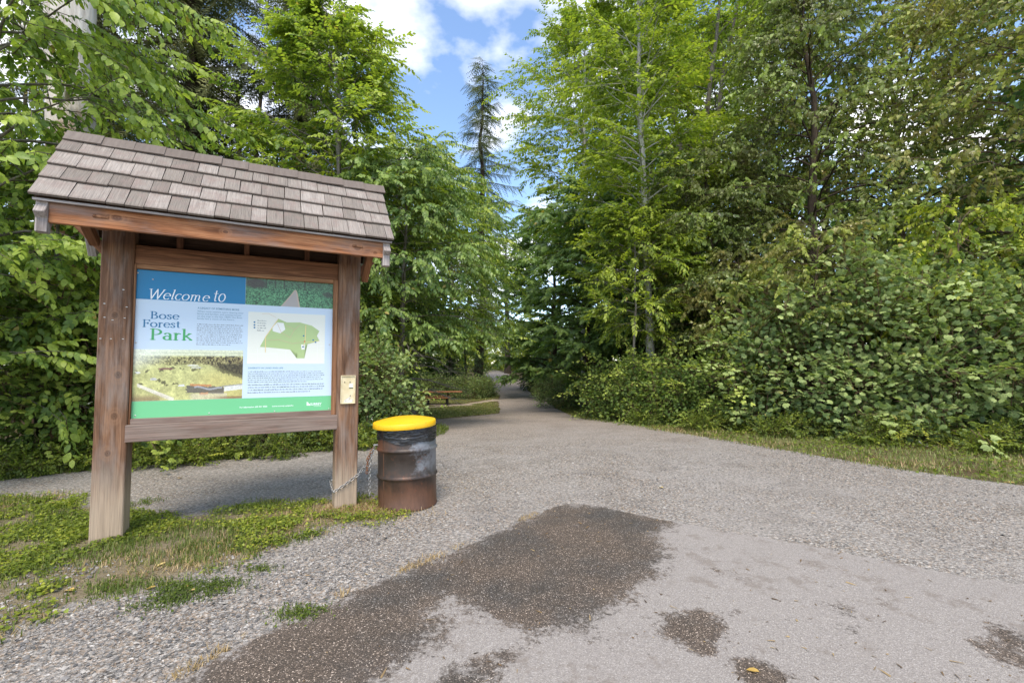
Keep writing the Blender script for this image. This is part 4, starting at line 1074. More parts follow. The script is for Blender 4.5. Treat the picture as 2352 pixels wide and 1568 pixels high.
def grow(rng, H, r0, cb, Rc, nl, e0=20, e1=60, shape='oval', nsub=6, lean=(0, 0), per=6, sag=.25, wander=.12, stems=1, fork=.3, limb_r=.28, spread=1.0, rough=.2):
    """Trunk(s), limbs and branchlets; returns wood arrays and the places where leafy sprays grow."""
    wood = []; SP, SD, ST = [], [], []
    for st in range(stems):
        k = 14; t_ = np.linspace(0, 1, k)
        w = np.cumsum(rng.normal(0, wander * H / k, (k, 2)), 0); w -= w[0]
        a0 = rng.uniform(0, 6.28); div = np.array([math.cos(a0), math.sin(a0)]) * (0 if stems == 1 else .16 * H)
        tr_ = np.column_stack([w[:, 0] * t_ + lean[0] * t_ ** 1.4 + div[0] * np.clip(t_ - fork, 0, 1), w[:, 1] * t_ + lean[1] * t_ ** 1.4 + div[1] * np.clip(t_ - fork, 0, 1), t_ * H * (1 - .06 * st)])
        rad = r0 * (1 - t_) ** .8 * (1.0 if stems == 1 else .8) + .008; rad[0] *= 1.25
        wood.append(tube(tr_, rad, 9))
        for i in range(nl // stems):
            u_ = (i + rng.uniform(.1, .9)) / (nl // stems); t0 = cb + (.985 - cb) * u_
            sh = {'oval': math.sin(math.pi * (.14 + .80 * u_)), 'cone': 1.05 - .9 * u_, 'round': math.sqrt(max(0, 1 - (1.6 * u_ - .75) ** 2)), 'vase': .45 + .6 * u_ if u_ < .75 else 1.5 * (1.02 - u_) ** .5}[shape]
            L = max(.25, Rc * sh * rng.uniform(.7, 1.15)); az = i * 2.39996 + rng.normal(0, .35) + st * 1.3
            el = np.radians(e0 + (e1 - e0) * u_ + rng.normal(0, 9))
            b = np.array([np.interp(t0, t_, tr_[:, c]) for c in range(3)])
            m = 7; s = np.linspace(0, 1, m); hd = np.array([math.cos(az), math.sin(az)])
            z_ = L * (math.sin(el) * s - sag * s ** 2.2); rr_ = L * math.cos(el) * s
            Q = b + np.column_stack([hd[0] * rr_, hd[1] * rr_, z_]) + np.cumsum(rng.normal(0, .025 * L, (m, 3)), 0) * s[:, None]
            br = max(.008, limb_r * np.interp(t0, t_, rad))
            wood.append(tube(Q, br * (1 - s) ** .7 + .004, 4))
            for j in range(nsub):
                s0 = .22 + .78 * (j + rng.uniform(.2, .9)) / nsub
                q0 = np.array([np.interp(s0, s, Q[:, c]) for c in range(3)])
                taz = az + (1 if j % 2 else -1) * np.radians(rng.uniform(28, 70)) * (1 - .5 * s0); l2 = spread * L * (.48 - .22 * s0) * rng.uniform(.7, 1.3) + .15
                dz = rng.uniform(-.15 - 1.2 * (rough - .2), .5 + 1.5 * (rough - .2)) - sag * .4
                d2 = unit(np.array([math.cos(taz), math.sin(taz), dz])); s2 = np.linspace(0, 1, 4)
                B = q0 + d2 * (l2 * s2)[:, None] + np.column_stack([0 * s2, 0 * s2, -sag * .55 * l2 * s2 ** 2])
                wood.append(tube(B, .35 * br * (1 - s2) * (1 - .5 * s0) + .003, 3))
                for q in range(per):
                    f = (q + rng.uniform(.3, 1.)) / per; p = np.array([np.interp(f, s2, B[:, c]) for c in range(3)])
                    sd = (1 if q % 2 else -1) * np.radians(rng.uniform(15, 60)) * (1 - .6 * f)
                    d3 = np.array([d2[0] * math.cos(sd) - d2[1] * math.sin(sd), d2[0] * math.sin(sd) + d2[1] * math.cos(sd), d2[2] - sag * f + rng.normal(0, rough)])
                    SP.append(p); SD.append(d3); ST.append(f * .12 + .10 * s0)
    o = 0; V, F = [], []
    for v, f in wood: V.append(v); F.append(f + o); o += len(v)
    return (np.concatenate(V), np.concatenate(F)), np.array(SP), unit(np.array(SD)), np.array(ST)

def leaf_objects(parent, base, rows, shape, count, mat, twoside=None, maxd=30, name='leaf'):
    """The leaves that show largest become children of their own; returns the mask of the rest."""
    P, D, N_, S, T_ = rows
    tipm = P + D * (S * .5)[:, None] + base
    x, y, z = project(tipm)
    ok = (z > .5) & (x > 15) & (x < 2337) & (y > 10) & (y < 1540)
    score = np.where(ok, S / z, 0); 
    # keep only leaves on the side that faces the camera: nothing of the same plant right in front of them
    cell = (np.floor(x / 16).astype(int) * 4096 + np.floor(y / 16).astype(int)); order = np.argsort(z)
    seen = {}; front = np.zeros(len(P), bool)
    for i in order:
        if not ok[i]: continue
        c = cell[i]
        if c not in seen: seen[c] = 1; front[i] = True
    idx = np.nonzero(front)[0]; idx = idx[np.argsort(-score[idx])][:count]
    LV, LF = LEAF[shape]; lv = np.clip(np.round(T_[idx] * 5) / 5, 0, .9); meshes = {}
    yv = unit(D[idx]); xv = unit(np.cross(yv, N_[idx])); zv = np.cross(xv, yv)
    for k, i in enumerate(idx):
        tl = float(lv[k])
        if tl not in meshes: meshes[tl] = tri_mesh('leaf', LV, LF, mat, tint=np.full(len(LV), tl))
        o = bpy.data.objects.new(name, meshes[tl]); COL.objects.link(o); o.parent = parent
        s = float(S[i])
        o.matrix_local = Matrix(((xv[k][0] * s, yv[k][0] * s, zv[k][0] * s, P[i][0]), (xv[k][1] * s, yv[k][1] * s, zv[k][1] * s, P[i][1]), (xv[k][2] * s, yv[k][2] * s, zv[k][2] * s, P[i][2]), (0, 0, 0, 1)))
    rest = np.ones(len(P), bool); rest[idx] = False
    return rest

def build_plant(name, label, cat, base, wood, rows, twigs, shape, mats, group=None, nleaf=0, rz=0, crown='crown', woodname='trunk', extra=(), old=.005):
    """mats = (leaf, twig, bark). Thing > trunk, crown, leaf..."""
    o = thing(name, tuple(base), label, cat, group)
    base = np.array(base, float)
    if wood is not None: obj(woodname, tri_mesh(woodname, wood[0], wood[1], mats[2], smooth=True), o)
    if nleaf:
        rest = leaf_objects(o, base, rows, shape, nleaf, mats[0]); rows = [r[rest] for r in rows]
    parts = []; rows = list(rows); rows[4] = np.clip(rows[4], 0, .93); yel = np.random.default_rng(len(rows[4])).random(len(rows[4])) < old; rows[4][yel] = 1.0
    if len(rows[0]): v, f, t_ = emit(LOW.get(shape, shape), *rows); parts.append((v, f, np.clip(t_, 0, 1), 0))
    if twigs is not None and len(twigs[0]):
        v, f, t_ = emit('twig', twigs[0], twigs[1], np.tile([.3, .2, 1.], (len(twigs[0]), 1)), twigs[2], np.zeros(len(twigs[0])), width=twigs[3]); parts.append((v, f, t_, 1))
    V, F, T_, Mi = merge(parts)
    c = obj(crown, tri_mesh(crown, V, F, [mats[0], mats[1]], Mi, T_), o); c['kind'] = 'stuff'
    for (nm, v, f, t_, m_) in extra: e = obj(nm, tri_mesh(nm, v, f, m_, tint=t_), o); e['kind'] = 'stuff'
    return o

def tree(seed, name, label, px, depth, tm, lshape, mats, group=None, nleaf=0, scale=1.0, tint=.45, tvar=.14, x=None, keep=None, crown='crown', **kw):
    rng = np.random.default_rng(seed)
    X = at(px, depth) if x is None else x
    base = np.array([X, depth, float(hgt(depth)) - .05])
    wood, sp, sd, st = grow(rng, **kw)
    if keep is not None: k = keep(sp + base); sp, sd, st = sp[k], sd[k], st[k]
    n = len(sp); up = np.tile([0, 0, 1.], (n, 1)) + rng.normal(0, .25, (n, 3))
    tn = tint + st + rng.normal(0, tvar, n) + .12 * vnoise(sp[:, :2] + sp[:, 2:3] * .7, .9, seed)
    rows, tw = expand(tm, rng, sp, sd, up, scale * rng.uniform(.58, 1.28, n), tn)
    return build_plant(name, label, cat_of(name), base, wood, rows, tw, lshape, mats, group, nleaf, crown=crown)
def copy_tree(src, label, px, depth, rz, scale, group=None):
    X = at(px, depth); r = src.copy(); COL.objects.link(r)
    r.location = (X, depth, float(hgt(depth)) - .05); r.rotation_euler = (0, 0, rz); r.scale = (scale, scale, scale)
    r['label'] = label
    if group: r['group'] = group
    for ch in src.children:
        c = ch.copy(); COL.objects.link(c); c.parent = r
    return r
def cat_of(name): return 'tree' if name.endswith('tree') else name.split('_')[-1]

def mound(seed, name, label, cat, ells, n, tm, shape, mats, depth_in=.5, group=None, nleaf=0, tint=.45, tvar=.15, scale=1.0, canes=40, blossom=0, foot=.0, facing=-.35, shoots=0):
    """A thicket: sprays over and inside a union of ellipsoids (cx, cy, rx, ry, height) standing on the ground."""
    rng = np.random.default_rng(seed)
    E = np.array(ells, float); base = np.array([E[:, 0].mean(), E[:, 1].min(), float(hgt(E[:, 1].min())) - .02])
    area = (E[:, 2] + E[:, 3]) * E[:, 4]; SP, SN = [], []
    zc = np.array([hgt(e[1]) for e in E]) + E[:, 4] * .30; rz = E[:, 4] * .70
    while sum(map(len, SP)) < n:
        k = rng.choice(len(E), n, p=area / area.sum()); v = unit(rng.normal(0, 1, (n, 3)))
        lump = 1 + .30 * fbm(np.stack([np.arctan2(v[:, 1], v[:, 0]) * 2.2 + k * 7, v[:, 2] * 3], -1), 1.3, seed)
        P = np.stack([E[k, 0] + v[:, 0] * E[k, 2] * lump, E[k, 1] + v[:, 1] * E[k, 3] * lump, zc[k] + v[:, 2] * rz[k] * lump], -1)
        N_ = unit(v / np.stack([E[k, 2], E[k, 3], rz[k]], -1))
        ok = P[:, 2] > hgt(P[:, 1]) + foot
        for j in range(len(E)):
            q = ((P[:, 0] - E[j, 0]) / E[j, 2]) ** 2 + ((P[:, 1] - E[j, 1]) / E[j, 3]) ** 2 + ((P[:, 2] - zc[j]) / rz[j]) ** 2
            ok &= (q > .72) | (k == j)
        tc = unit(np.array([0, 0, EYE]) - P); ok &= (N_ * tc).sum(1) > facing
        SP.append(P[ok]); SN.append(N_[ok])
    P = np.concatenate(SP)[:n]; N_ = np.concatenate(SN)[:n]
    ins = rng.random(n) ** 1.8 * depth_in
    P0 = P - N_ * (ins + .12)[:, None]; P0[:, 2] = np.maximum(P0[:, 2], hgt(P0[:, 1]) + .03)
    d = unit(N_ * .55 + rng.normal(0, .55, (n, 3)) + np.array([0, 0, .12])); up = unit(N_ * .7 + np.array([0, 0, .75]) + rng.normal(0, .22, (n, 3)))
    tn = tint + rng.normal(0, tvar, n) - .25 * ins / max(depth_in, .01) + .26 * vnoise(P[:, :2] * 1.0 + P[:, 2:3], .9, seed)  # deeper sprays tinted darker: the thicket's inner shade put into leaf colour
    if shoots:                       # long arching canes that stand out of the mass
        q = rng.choice(n, shoots); A_, B_, C_, D_ = [], [], [], []
        for i in q:
            d0 = unit(N_[i] * .6 + np.array([0, 0, .9]) + rng.normal(0, .35, 3)); Ls = rng.uniform(.35, .95); side = unit(rng.normal(0, 1, 3))
            for f_ in np.linspace(.1, 1, 6):
                A_.append(P[i] + d0 * Ls * f_ + N_[i] * .25 * f_ ** 2 - np.array([0, 0, .45 * Ls]) * f_ ** 2); B_.append(unit(d0 * (1 - f_) + N_[i] * f_ + side * (.6 if int(f_ * 20) % 2 else -.6) - np.array([0, 0, .5 * f_]))); C_.append([0, 0, 1.]); D_.append(tint + .12 + .2 * f_)
        P0 = np.concatenate([P0, A_]); d = np.concatenate([d, B_]); up = np.concatenate([up, np.array(C_) + rng.normal(0, .2, (len(C_), 3))]); tn = np.concatenate([tn, D_])
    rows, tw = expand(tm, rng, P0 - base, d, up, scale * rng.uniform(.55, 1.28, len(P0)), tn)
    ex = []; wood = None
    if canes:
        W = []
        for i in range(canes):
            k = rng.integers(len(E)); e = E[k]; a = rng.uniform(0, 6.28); r_ = rng.uniform(.1, .85)
            b = np.array([e[0] + r_ * .6 * e[2] * math.cos(a), e[1] + r_ * .6 * e[3] * math.sin(a), 0]); b[2] = hgt(b[1])
            tp = np.array([e[0] + r_ * e[2] * math.cos(a + .5), e[1] + r_ * e[3] * math.sin(a + .5), hgt(e[1]) + e[4] * rng.uniform(.5, .95)]); s = np.linspace(0, 1, 6)[:, None]
            Q = b * (1 - s) + tp * s + np.array([0, 0, 1.]) * (.25 * e[4] * np.sin(s * np.pi)) + rng.normal(0, .04, (6, 3))
            W.append(tube(Q - base, np.linspace(.012, .004, 6), 4))
        o = 0; wv, wf = [], []
        for v, f in W: wv.append(v); wf.append(f + o); o += len(v)
        wood = (np.concatenate(wv), np.concatenate(wf))
    if blossom:
        q = rng.choice(n, blossom); q = q[ins[q] < .12 * depth_in + .05] if (ins[q] < .12 * depth_in + .05).sum() > 5 else q
        c = P[q] + N_[q] * .10; m = 7
        bp = (c[:, None] + rng.normal(0, .035, (len(q), m, 3))).reshape(-1, 3) - base; bd = unit(rng.normal(0, 1, bp.shape)); bn = unit(rng.normal(0, 1, bp.shape))
        v, f, t_ = emit('diamond', bp, bd, bn, rng.uniform(.018, .034, len(bp)), rng.random(len(bp)), width=np.full(len(bp), .03)); ex.append(('blossom', v, f, t_, M_BLOSSOM))
    return build_plant(name, label, cat, base, wood, rows, tw, shape, mats, group, nleaf, crown='foliage', woodname='canes', extra=ex)

def conifer(seed, name, label, px, depth, H, r0, Rc, cb, nb, mats, shape='frond', group=None, fl=.42, sag=.5, x=None, tint=.4, ragged=.25, tip=.35, power=.75, topopen=0.0):
    rng = np.random.default_rng(seed); X = at(px, depth) if x is None else x
    base = np.array([X, depth, float(hgt(depth)) - .05]); k = 16; t_ = np.linspace(0, 1, k)
    tr_ = np.column_stack([np.cumsum(rng.normal(0, .004 * H, k)), np.cumsum(rng.normal(0, .004 * H, k)), t_ * H]); tr_[:, :2] -= tr_[0, :2]
    wood = [tube(tr_, r0 * (1 - t_) ** .85 + .012, 9)]; P, D, N_, S, T_ = [], [], [], [], []
    for i in range(nb):
        u_ = ((i + rng.random()) / nb); t0 = cb + (1 - cb) * u_ ** .9
        L = Rc * ((1 - u_) ** power) * rng.uniform(1 - ragged, 1.1) + tip * rng.uniform(.6, 1); az = i * 2.39996 + rng.normal(0, .4)
        el = np.radians(-8 + 38 * u_ ** 1.5 + rng.normal(0, 7)); b = np.array([np.interp(t0, t_, tr_[:, c]) for c in range(3)])
        m = 8; s = np.linspace(0, 1, m); hd = np.array([math.cos(az), math.sin(az), 0]); pr = np.array([-hd[1], hd[0], 0])
        Q = b + hd * (L * math.cos(el) * s)[:, None]; Q[:, 2] += L * (math.sin(el) * s - sag * .55 * s ** 1.6 + sag * .28 * s ** 4); Q += pr * (rng.normal(0, .06) * L * s ** 2)[:, None]
        wood.append(tube(Q, .12 * r0 * (1 - u_ * .6) * (1 - s) + .004, 4))
        nf = max(5, int(L / (.12 if shape == 'frond' else .15)))
        f = (np.arange(nf) + rng.random(nf)) / nf; f = topopen + (1 - topopen) * f
        for sd in (-1, 1):
            pp = np.column_stack([np.interp(f, s, Q[:, c]) for c in range(3)]); ag = np.radians(rng.uniform(30, 68, nf))
            dd = hd * np.cos(ag)[:, None] + pr * (sd * np.sin(ag))[:, None] + np.array([0, 0, -1.]) * (sag * rng.uniform(.4, 1.3, nf))[:, None]
            P.append(pp); D.append(dd); N_.append(np.tile([0, 0, 1.], (nf, 1)) + rng.normal(0, .3, (nf, 3))); S.append(fl * rng.uniform(.6, 1.25, nf) * (1.1 - .35 * f)); T_.append(tint + rng.normal(0, .14, nf) + .2 * f + rng.normal(0, .1))
    rows = [np.concatenate(a) for a in (P, D, N_, S, T_)]
    o = 0; V, F = [], []
    for v, f in wood: V.append(v); F.append(f + o); o += len(v)
    return build_plant(name, label, 'tree', base, (np.concatenate(V), np.concatenate(F)), rows, None, shape, mats, group)

# ------------------------------------------------------------------ plant materials
M_CASC = leaf_mat('broad leaf, light', (0.061, 0.111, 0.031), (0.182, 0.282, 0.064), (0.450, 0.551, 0.099), .34)
M_LEAFA = leaf_mat('broad leaf, fresh', (0.055, 0.103, 0.026), (0.165, 0.255, 0.051), (0.416, 0.496, 0.078), .34)
M_LEAFB = leaf_mat('broad leaf, deep', (0.038, 0.080, 0.028), (0.107, 0.186, 0.054), (0.260, 0.358, 0.085), .30)
M_MAPLE = leaf_mat('maple leaf, deep', (.038, .076, .030), (.110, .188, .060), (.24, .35, .095), .32)
M_LIME = leaf_mat('young leaf, yellow green', (0.087, 0.138, 0.021), (0.243, 0.324, 0.043), (0.520, 0.551, 0.071), .38)
M_ALDER = leaf_mat('alder leaf', (0.061, 0.103, 0.017), (0.182, 0.262, 0.037), (0.399, 0.469, 0.064), .38)
M_POPLAR = leaf_mat('poplar leaf, olive', (.050, .078, .024), (.145, .200, .055), (.34, .43, .11), .34, .36, .4, patch=(.165, .160, .058))
M_POPLARB = leaf_mat('poplar leaf, yellowing', (.055, .090, .022), (.185, .245, .055), (.46, .50, .12), .36, .36, .4, patch=(.255, .205, .075))
M_BRAM = leaf_mat('bramble leaf', (.060, .105, .038), (.205, .290, .100), (.42, .50, .18), .28, .5)
M_BRAML = leaf_mat('bramble leaf, bright', (0.061, 0.117, 0.028), (0.207, 0.296, 0.064), (0.486, 0.551, 0.114), .30, .5)
M_CEDARL = leaf_mat('cedar frond', (0.032, 0.042, 0.017), (0.095, 0.111, 0.040), (0.226, 0.227, 0.078), .22, .6, .2)
M_SPRUCE = leaf_mat('spruce needle', (.036, .052, .026), (.105, .135, .058), (.23, .25, .11), .2, .6, .2)
M_HERB = leaf_mat('herb leaf', (0.075, 0.115, 0.018), (0.237, 0.297, 0.037), (0.500, 0.497, 0.069), .32, .5)
M_GRASSM = leaf_mat('grass blade', (0.069, 0.103, 0.022), (0.188, 0.242, 0.056), (0.525, 0.436, 0.213), .30, .5)
M_STRAW = leaf_mat('dry straw', (.20, .13, .06), (.42, .30, .15), (.62, .48, .28), .2, .6)
M_BLOSSOM = leaf_mat('pale blossom', (.5, .5, .38), (.68, .66, .55), (.8, .78, .70), .3, .5)
M_TWIG = plain_mat('twig bark', (.10, .075, .045), .8, .15); M_CANE = plain_mat('bramble cane', (.13, .085, .05), .7, .2)
M_BARKP = bark_mat('pale alder bark', (.20, .19, .17), (.44, .42, .385), 5, .5, (.36, .37, .30)); M_BARKD = bark_mat('dark furrowed bark', (.028, .021, .016), (.09, .068, .05), 8, .15)
M_BARKB = bark_mat('brown bark', (.06, .045, .032), (.17, .125, .085), 7, .2); M_BARKG = bark_mat('grey bark', (.10, .09, .075), (.25, .225, .19), 6, .35)
t = NT('bleached dead wood'); _p = t.pos(); _n = t.noise(t.mapping(_p, (9, 9, 1.2)), 1.6, 6, .6); _sx = t.node('SeparateXYZ'); t.link(_p, _sx.inputs[0])
_c = t.ramp(_n, [(.3, (.38, .33, .29)), (.55, (.60, .55, .50)), (.8, (.74, .70, .66))])
_b = t.ramp(t.math('ADD', t.math('MULTIPLY', t.noise(_p, 2.5, 5), 2.4), t.math('SUBTRACT', 5.2, _sx.outputs[2])), [(.0, 0.), (1., 1.)])
_c = t.mix(_b, _c, t.mix(_n, (.20, .10, .06), (.46, .28, .19)))
M_SNAG = t.done(t.principled(_c, .9, .15, normal=t.bump(_n, .7, .03)))
rt = np.random.default_rng(5)
T_CHERRY = [spray(rt, 13, .55, .135, 62, .45, .25, .32) for _ in range(6)]
T_FRESH = [spray(rt, 12, .5, .13, 58, .3, .1, .25) for _ in range(6)]
T_POP = [spray(rt, 12, .45, .106, 60, .45, .5, .35, .55) for _ in range(7)]
T_ALD = [spray(rt, 11, .55, .165, 58, .2, .05, .2, .45) for _ in range(5)]
T_MAP = [spray(rt, 7, .5, .20, 60, .45, .15, .2, .3) for _ in range(5)]
T_BRAM = [spray_palm(rt, 4, .42, .085, 5) for _ in range(6)]
T_BRAM3 = [spray_palm(rt, 5, .42, .075, 3) for _ in range(6)]
T_SHRUB = [spray(rt, 13, .4, .07, 58, .2, .05, .2, .4) for _ in range(5)]

# ================================================================== PLANTS, left of the path
# dead snag
rng = np.random.default_rng(21); k = 14; tt = np.linspace(0, 1, k); SX, SY = at(140, 9.0), 9.0
trk = np.column_stack([-.25 * tt + .05 * np.sin(5 * tt), .1 * np.sin(4 * tt), 12.5 * tt - .05])
sV, sF = tube(trk, np.linspace(.50, .30, k) * (1 + .12 * np.sin(9 * tt)), 12)
_a = np.arctan2(sV[:, 1] - .1 * np.sin(4 * sV[:, 2] / 12.5), sV[:, 0]); sV[:, :2] += (rng.normal(0, .02, (len(sV), 2)) + .05 * np.stack([np.cos(_a), np.sin(_a)], -1) * np.sin(5 * _a + sV[:, 2])[:, None])
snag = thing('dead_tree', (SX, SY, 0), 'bleached dead trunk with peeling reddish bark behind the leafy branches', 'tree')
obj('trunk', tri_mesh('trunk', sV, sF, M_SNAG, smooth=True), snag)
st_ = [tube(np.array([[x0, -.28, z0], [x0 + dx * .5, -.5, z0 + .12], [x0 + dx, -.62, z0 + .1]]), [.07, .05, .015], 6) for (x0, dx, z0) in ((.15, .5, 6.6), (-.3, -.5, 7.8), (.05, .35, 4.9))]
for v, f in st_: obj('broken_stub', tri_mesh('broken_stub', v, f, M_SNAG, smooth=True), snag)

MT_C = (M_CEDARL, M_TWIG, M_BARKD); MT_S = (M_SPRUCE, M_TWIG, M_BARKD)
ced = conifer(31, 'cedar_tree', 'tall dark cedar with thick trunk behind the notice board roof', 425, 14, 21, .38, 4.8, .10, 180, MT_C, fl=.72, sag=.75, group='dark cedars')
copy_tree(ced, 'dark cedar behind the young green tree, right of the thick cedar trunk', 660, 17.0, 2.1, 1.05, 'dark cedars')
copy_tree(ced, 'dark cedar partly hidden behind the bleached dead trunk', 235, 16.0, 4.4, .98, 'dark cedars')
conifer(34, 'cedar_tree', 'small pale cedar top peeping out right of the notice board roof', 905, 32, 17.5, .2, 2.4, .1, 90, (M_LEAFB, M_TWIG, M_BARKD), fl=.7, sag=.5)
conifer(35, 'spruce_tree', 'tall thin spruce spire standing against the blue sky', 1098, 46, 33.3, .46, 6.0, .14, 92, MT_S, 'needle', fl=1.35, sag=.6, ragged=.55, power=.55, tip=.3)
conifer(36, 'hemlock_tree', 'small drooping dark hemlock beside the spruce foot', 1040, 37, 6.0, .08, 2.0, .05, 60, MT_C, fl=.45, sag=.7)

tree(41, 'broadleaf_tree', 'leaning broad-leaved tree whose branches hang in from the left edge', -110, 6.3, T_CHERRY, 'oval', (M_CASC, M_TWIG, M_BARKG), nleaf=260, scale=1.0, tint=.50,
     H=8.2, r0=.12, cb=.12, Rc=3.1, nl=74, e0=12, e1=50, shape='round', nsub=7, per=5, sag=.35, lean=(.7, -.3),
     keep=lambda P: ~((P[:, 0] > -4.9) & (P[:, 2] < 4.0)) & (P[:, 0] < -4.55 + .25 * (P[:, 1] - 5.5)))
tree(42, 'maple_tree', 'young maple with big lobed leaves rising over the roof ridge', 545, 9.3, T_MAP, 'maple', (M_LIME, M_TWIG, M_BARKB), nleaf=60, scale=1.1, tint=.45,
     H=5.6, r0=.05, cb=.35, Rc=1.5, nl=16, e0=25, e1=70, shape='oval', nsub=5, per=3)
tree(43, 'alder_tree', 'bright green young tree rising behind the notice board roof', 790, 11.3, T_FRESH, 'diamond', (M_LEAFA, M_TWIG, M_BARKG), scale=1.05, tint=.50,
     H=10.8, r0=.10, cb=.22, Rc=2.5, nl=58, e0=22, e1=62, shape='oval', nsub=8, per=6, sag=.15)
tree(44, 'cherry_tree', 'drooping leafy cherry between the notice board and the path', 920, 11.3, T_CHERRY, 'simple', (M_LEAFB, M_TWIG, M_BARKG), nleaf=0, scale=.95, tint=.52,
     H=6.6, r0=.08, cb=.12, Rc=2.2, nl=48, e0=15, e1=50, shape='round', nsub=8, per=6, sag=.42, keep=lambda P: (P[:, 2] > 1.9) | (P[:, 0] < -2.8))
chy = tree(45, 'cherry_tree', 'taller leafy tree behind the drooping cherry, left of the spruce trunk', 950, 16.5, T_CHERRY, 'diamond', (M_LEAFA, M_TWIG, M_BARKG), scale=1.1, tint=.42,
     H=9.8, r0=.10, cb=.27, Rc=3.9, nl=56, e0=15, e1=50, shape='oval', nsub=7, per=6, sag=.30, keep=lambda P: P[:, 2] > 1.9)
copy_tree(chy, 'leafy tree behind the picnic lawn, beside the spruce', 1035, 35, 2.6, 1.6)
tree(46, 'bare_trunk_tree', 'slim dark-trunked tree at the bend of the far path', 1166, 60, T_ALD, 'diamond', (M_LEAFB, M_TWIG, M_BARKD), scale=1.6, tint=.35,
     H=20, r0=.40, cb=.30, Rc=4.0, nl=40, e0=15, e1=60, shape='oval', nsub=5, per=3)
tree(47, 'sapling_tree', 'thin sapling just left of the spruce trunk', 1071, 43, T_ALD, 'diamond', (M_LEAFA, M_TWIG, M_BARKD), scale=1.2, tint=.45,
     H=9, r0=.10, cb=.3, Rc=1.8, nl=24, e0=20, e1=60, shape='oval', nsub=4, per=3)

MB = (M_BRAM, M_CANE, M_CANE); MBL = (M_BRAML, M_CANE, M_CANE); MSH = (M_LEAFB, M_TWIG, M_TWIG); MSL = (M_LIME, M_TWIG, M_TWIG)
tree(48, 'broadleaf_shrub', 'leafy shrub with oval leaves beside the left gable end of the roof', 95, 7.3, T_CHERRY, 'oval', (M_CASC, M_TWIG, M_BARKG), nleaf=120, scale=.9, tint=.42,
     H=4.6, r0=.05, cb=.12, Rc=1.6, nl=34, e0=15, e1=55, shape='round', nsub=7, per=5, sag=.35)
mound(51, 'bramble_thicket', 'tall bramble thicket left of the notice board post', 'bramble', [(-7.6, 6.9, 1.4, 1.1, 2.4), (-6.4, 7.3, 1.2, 1.0, 2.2), (-8.4, 6.3, 1.2, .9, 1.8)], 1650, T_BRAM, 'bramble', MBL, .55, nleaf=220, tint=.40, blossom=10, shoots=40, group='bramble thickets')
mound(52, 'bramble_thicket', 'bramble thicket behind the printed panel and posts', 'bramble', [(-5.2, 7.9, 1.3, .95, 2.2), (-4.0, 8.4, 1.3, .95, 2.1), (-2.9, 9.1, 1.0, .9, 1.9)], 1500, T_BRAM3, 'bramble', MB, .5, tint=.42, blossom=8, group='bramble thickets')
mound(53, 'bramble_thicket', 'rounded leafy thicket rising behind the yellow lid', 'bramble', [(-3.2, 10.0, .8, 1.0, 2.0), (-3.95, 12.0, 1.0, 1.3, 2.2), (-4.8, 14.3, 1.1, 1.4, 2.0)], 1600, T_BRAM, 'bramble', MBL, .5, nleaf=120, tint=.48, blossom=14, shoots=40, group='bramble thickets')
mound(54, 'bramble_strip', 'low bramble bank behind the picnic table', 'bramble', [(-7.5, 31.5, 2.4, 1.2, 1.5), (-5.2, 31.5, 2.0, 1.2, 1.35), (-3.2, 31.8, 1.5, 1.2, 1.3), (-2.0, 33, .8, 1.5, 1.25)], 2100, T_BRAM3, 'diamond', MB, .4, tint=.52, scale=1.25, canes=0)
mound(55, 'nettle_bed', 'low bright weeds along the foot of the left thicket', 'weeds', [(-7.4, 5.75, 1.5, .45, .42), (-5.6, 6.4, 1.3, .42, .40), (-4.2, 7.05, 1.0, .4, .40), (-3.1, 7.8, .8, .4, .38), (-2.45, 8.5, .4, .5, .5)], 2600, T_SHRUB, 'diamond', (M_HERB, M_TWIG, M_TWIG), .15, tint=.33, canes=0, scale=.62, facing=-.6)
mound(56, 'undergrowth', 'dark shrubs under the cherry trees left of the path', 'shrub', [(-6.2, 19.5, 1.8, 2., 3.0), (-8.5, 24, 2.4, 2., 3.6), (-4.4, 35.5, 2.5, 1.6, 3.4), (-8.5, 35, 2.5, 2, 4)], 1700, T_SHRUB, 'diamond', MSH, .6, tint=.35, scale=2.0, canes=0)
mound(57, 'shrub', 'sunlit shrubs where the far path bends out of sight', 'shrub', [(-2.2, 72, 3.5, 2., 5.6), (2.5, 66, 2.4, 2., 4.0), (-8, 66, 4., 3., 5.4), (5, 68, 3, 3, 5)], 2000, T_SHRUB, 'diamond', MSL, .6, tint=.6, scale=4.5, canes=0)

# ================================================================== right of the path
MT_A = (M_ALDER, M_TWIG, M_BARKP)
ald = tree(61, 'alder_tree', 'tall alder with pale mottled trunk right of the spruce', 1345, 24, T_ALD, 'diamond', MT_A, 'pale alders', scale=1.25, tint=.48,
     H=21.5, r0=.24, cb=.36, Rc=4.4, nl=70, e0=25, e1=62, shape='oval', nsub=8, per=5, sag=.12, wander=.05)
tree(62, 'alder_tree', 'alder whose pale lower trunk stands bare above the shrubs', 1496, 14.0, T_ALD, 'diamond', MT_A, 'pale alders', scale=.95, tint=.45,
     H=16, r0=.135, cb=.26, Rc=2.7, nl=58, e0=25, e1=62, shape='oval', nsub=8, per=5, sag=.12, wander=.03, lean=(-.3, .4))
tree(63, 'alder_tree', 'fork-stemmed alder with dark limbs beside the olive poplars', 1600, 17.5, T_ALD, 'diamond', (M_ALDER, M_TWIG, M_BARKG), 'pale alders', scale=1.1, tint=.5,
     H=18.5, r0=.22, cb=.36, Rc=3.4, nl=63, e0=25, e1=62, shape='oval', nsub=7, per=5, sag=.12, stems=3, fork=.38, wander=.05)
copy_tree(ald, 'dark-leaved alder further back between the two pale trunks', 1500, 28, 2.2, 1.15, 'pale alders')
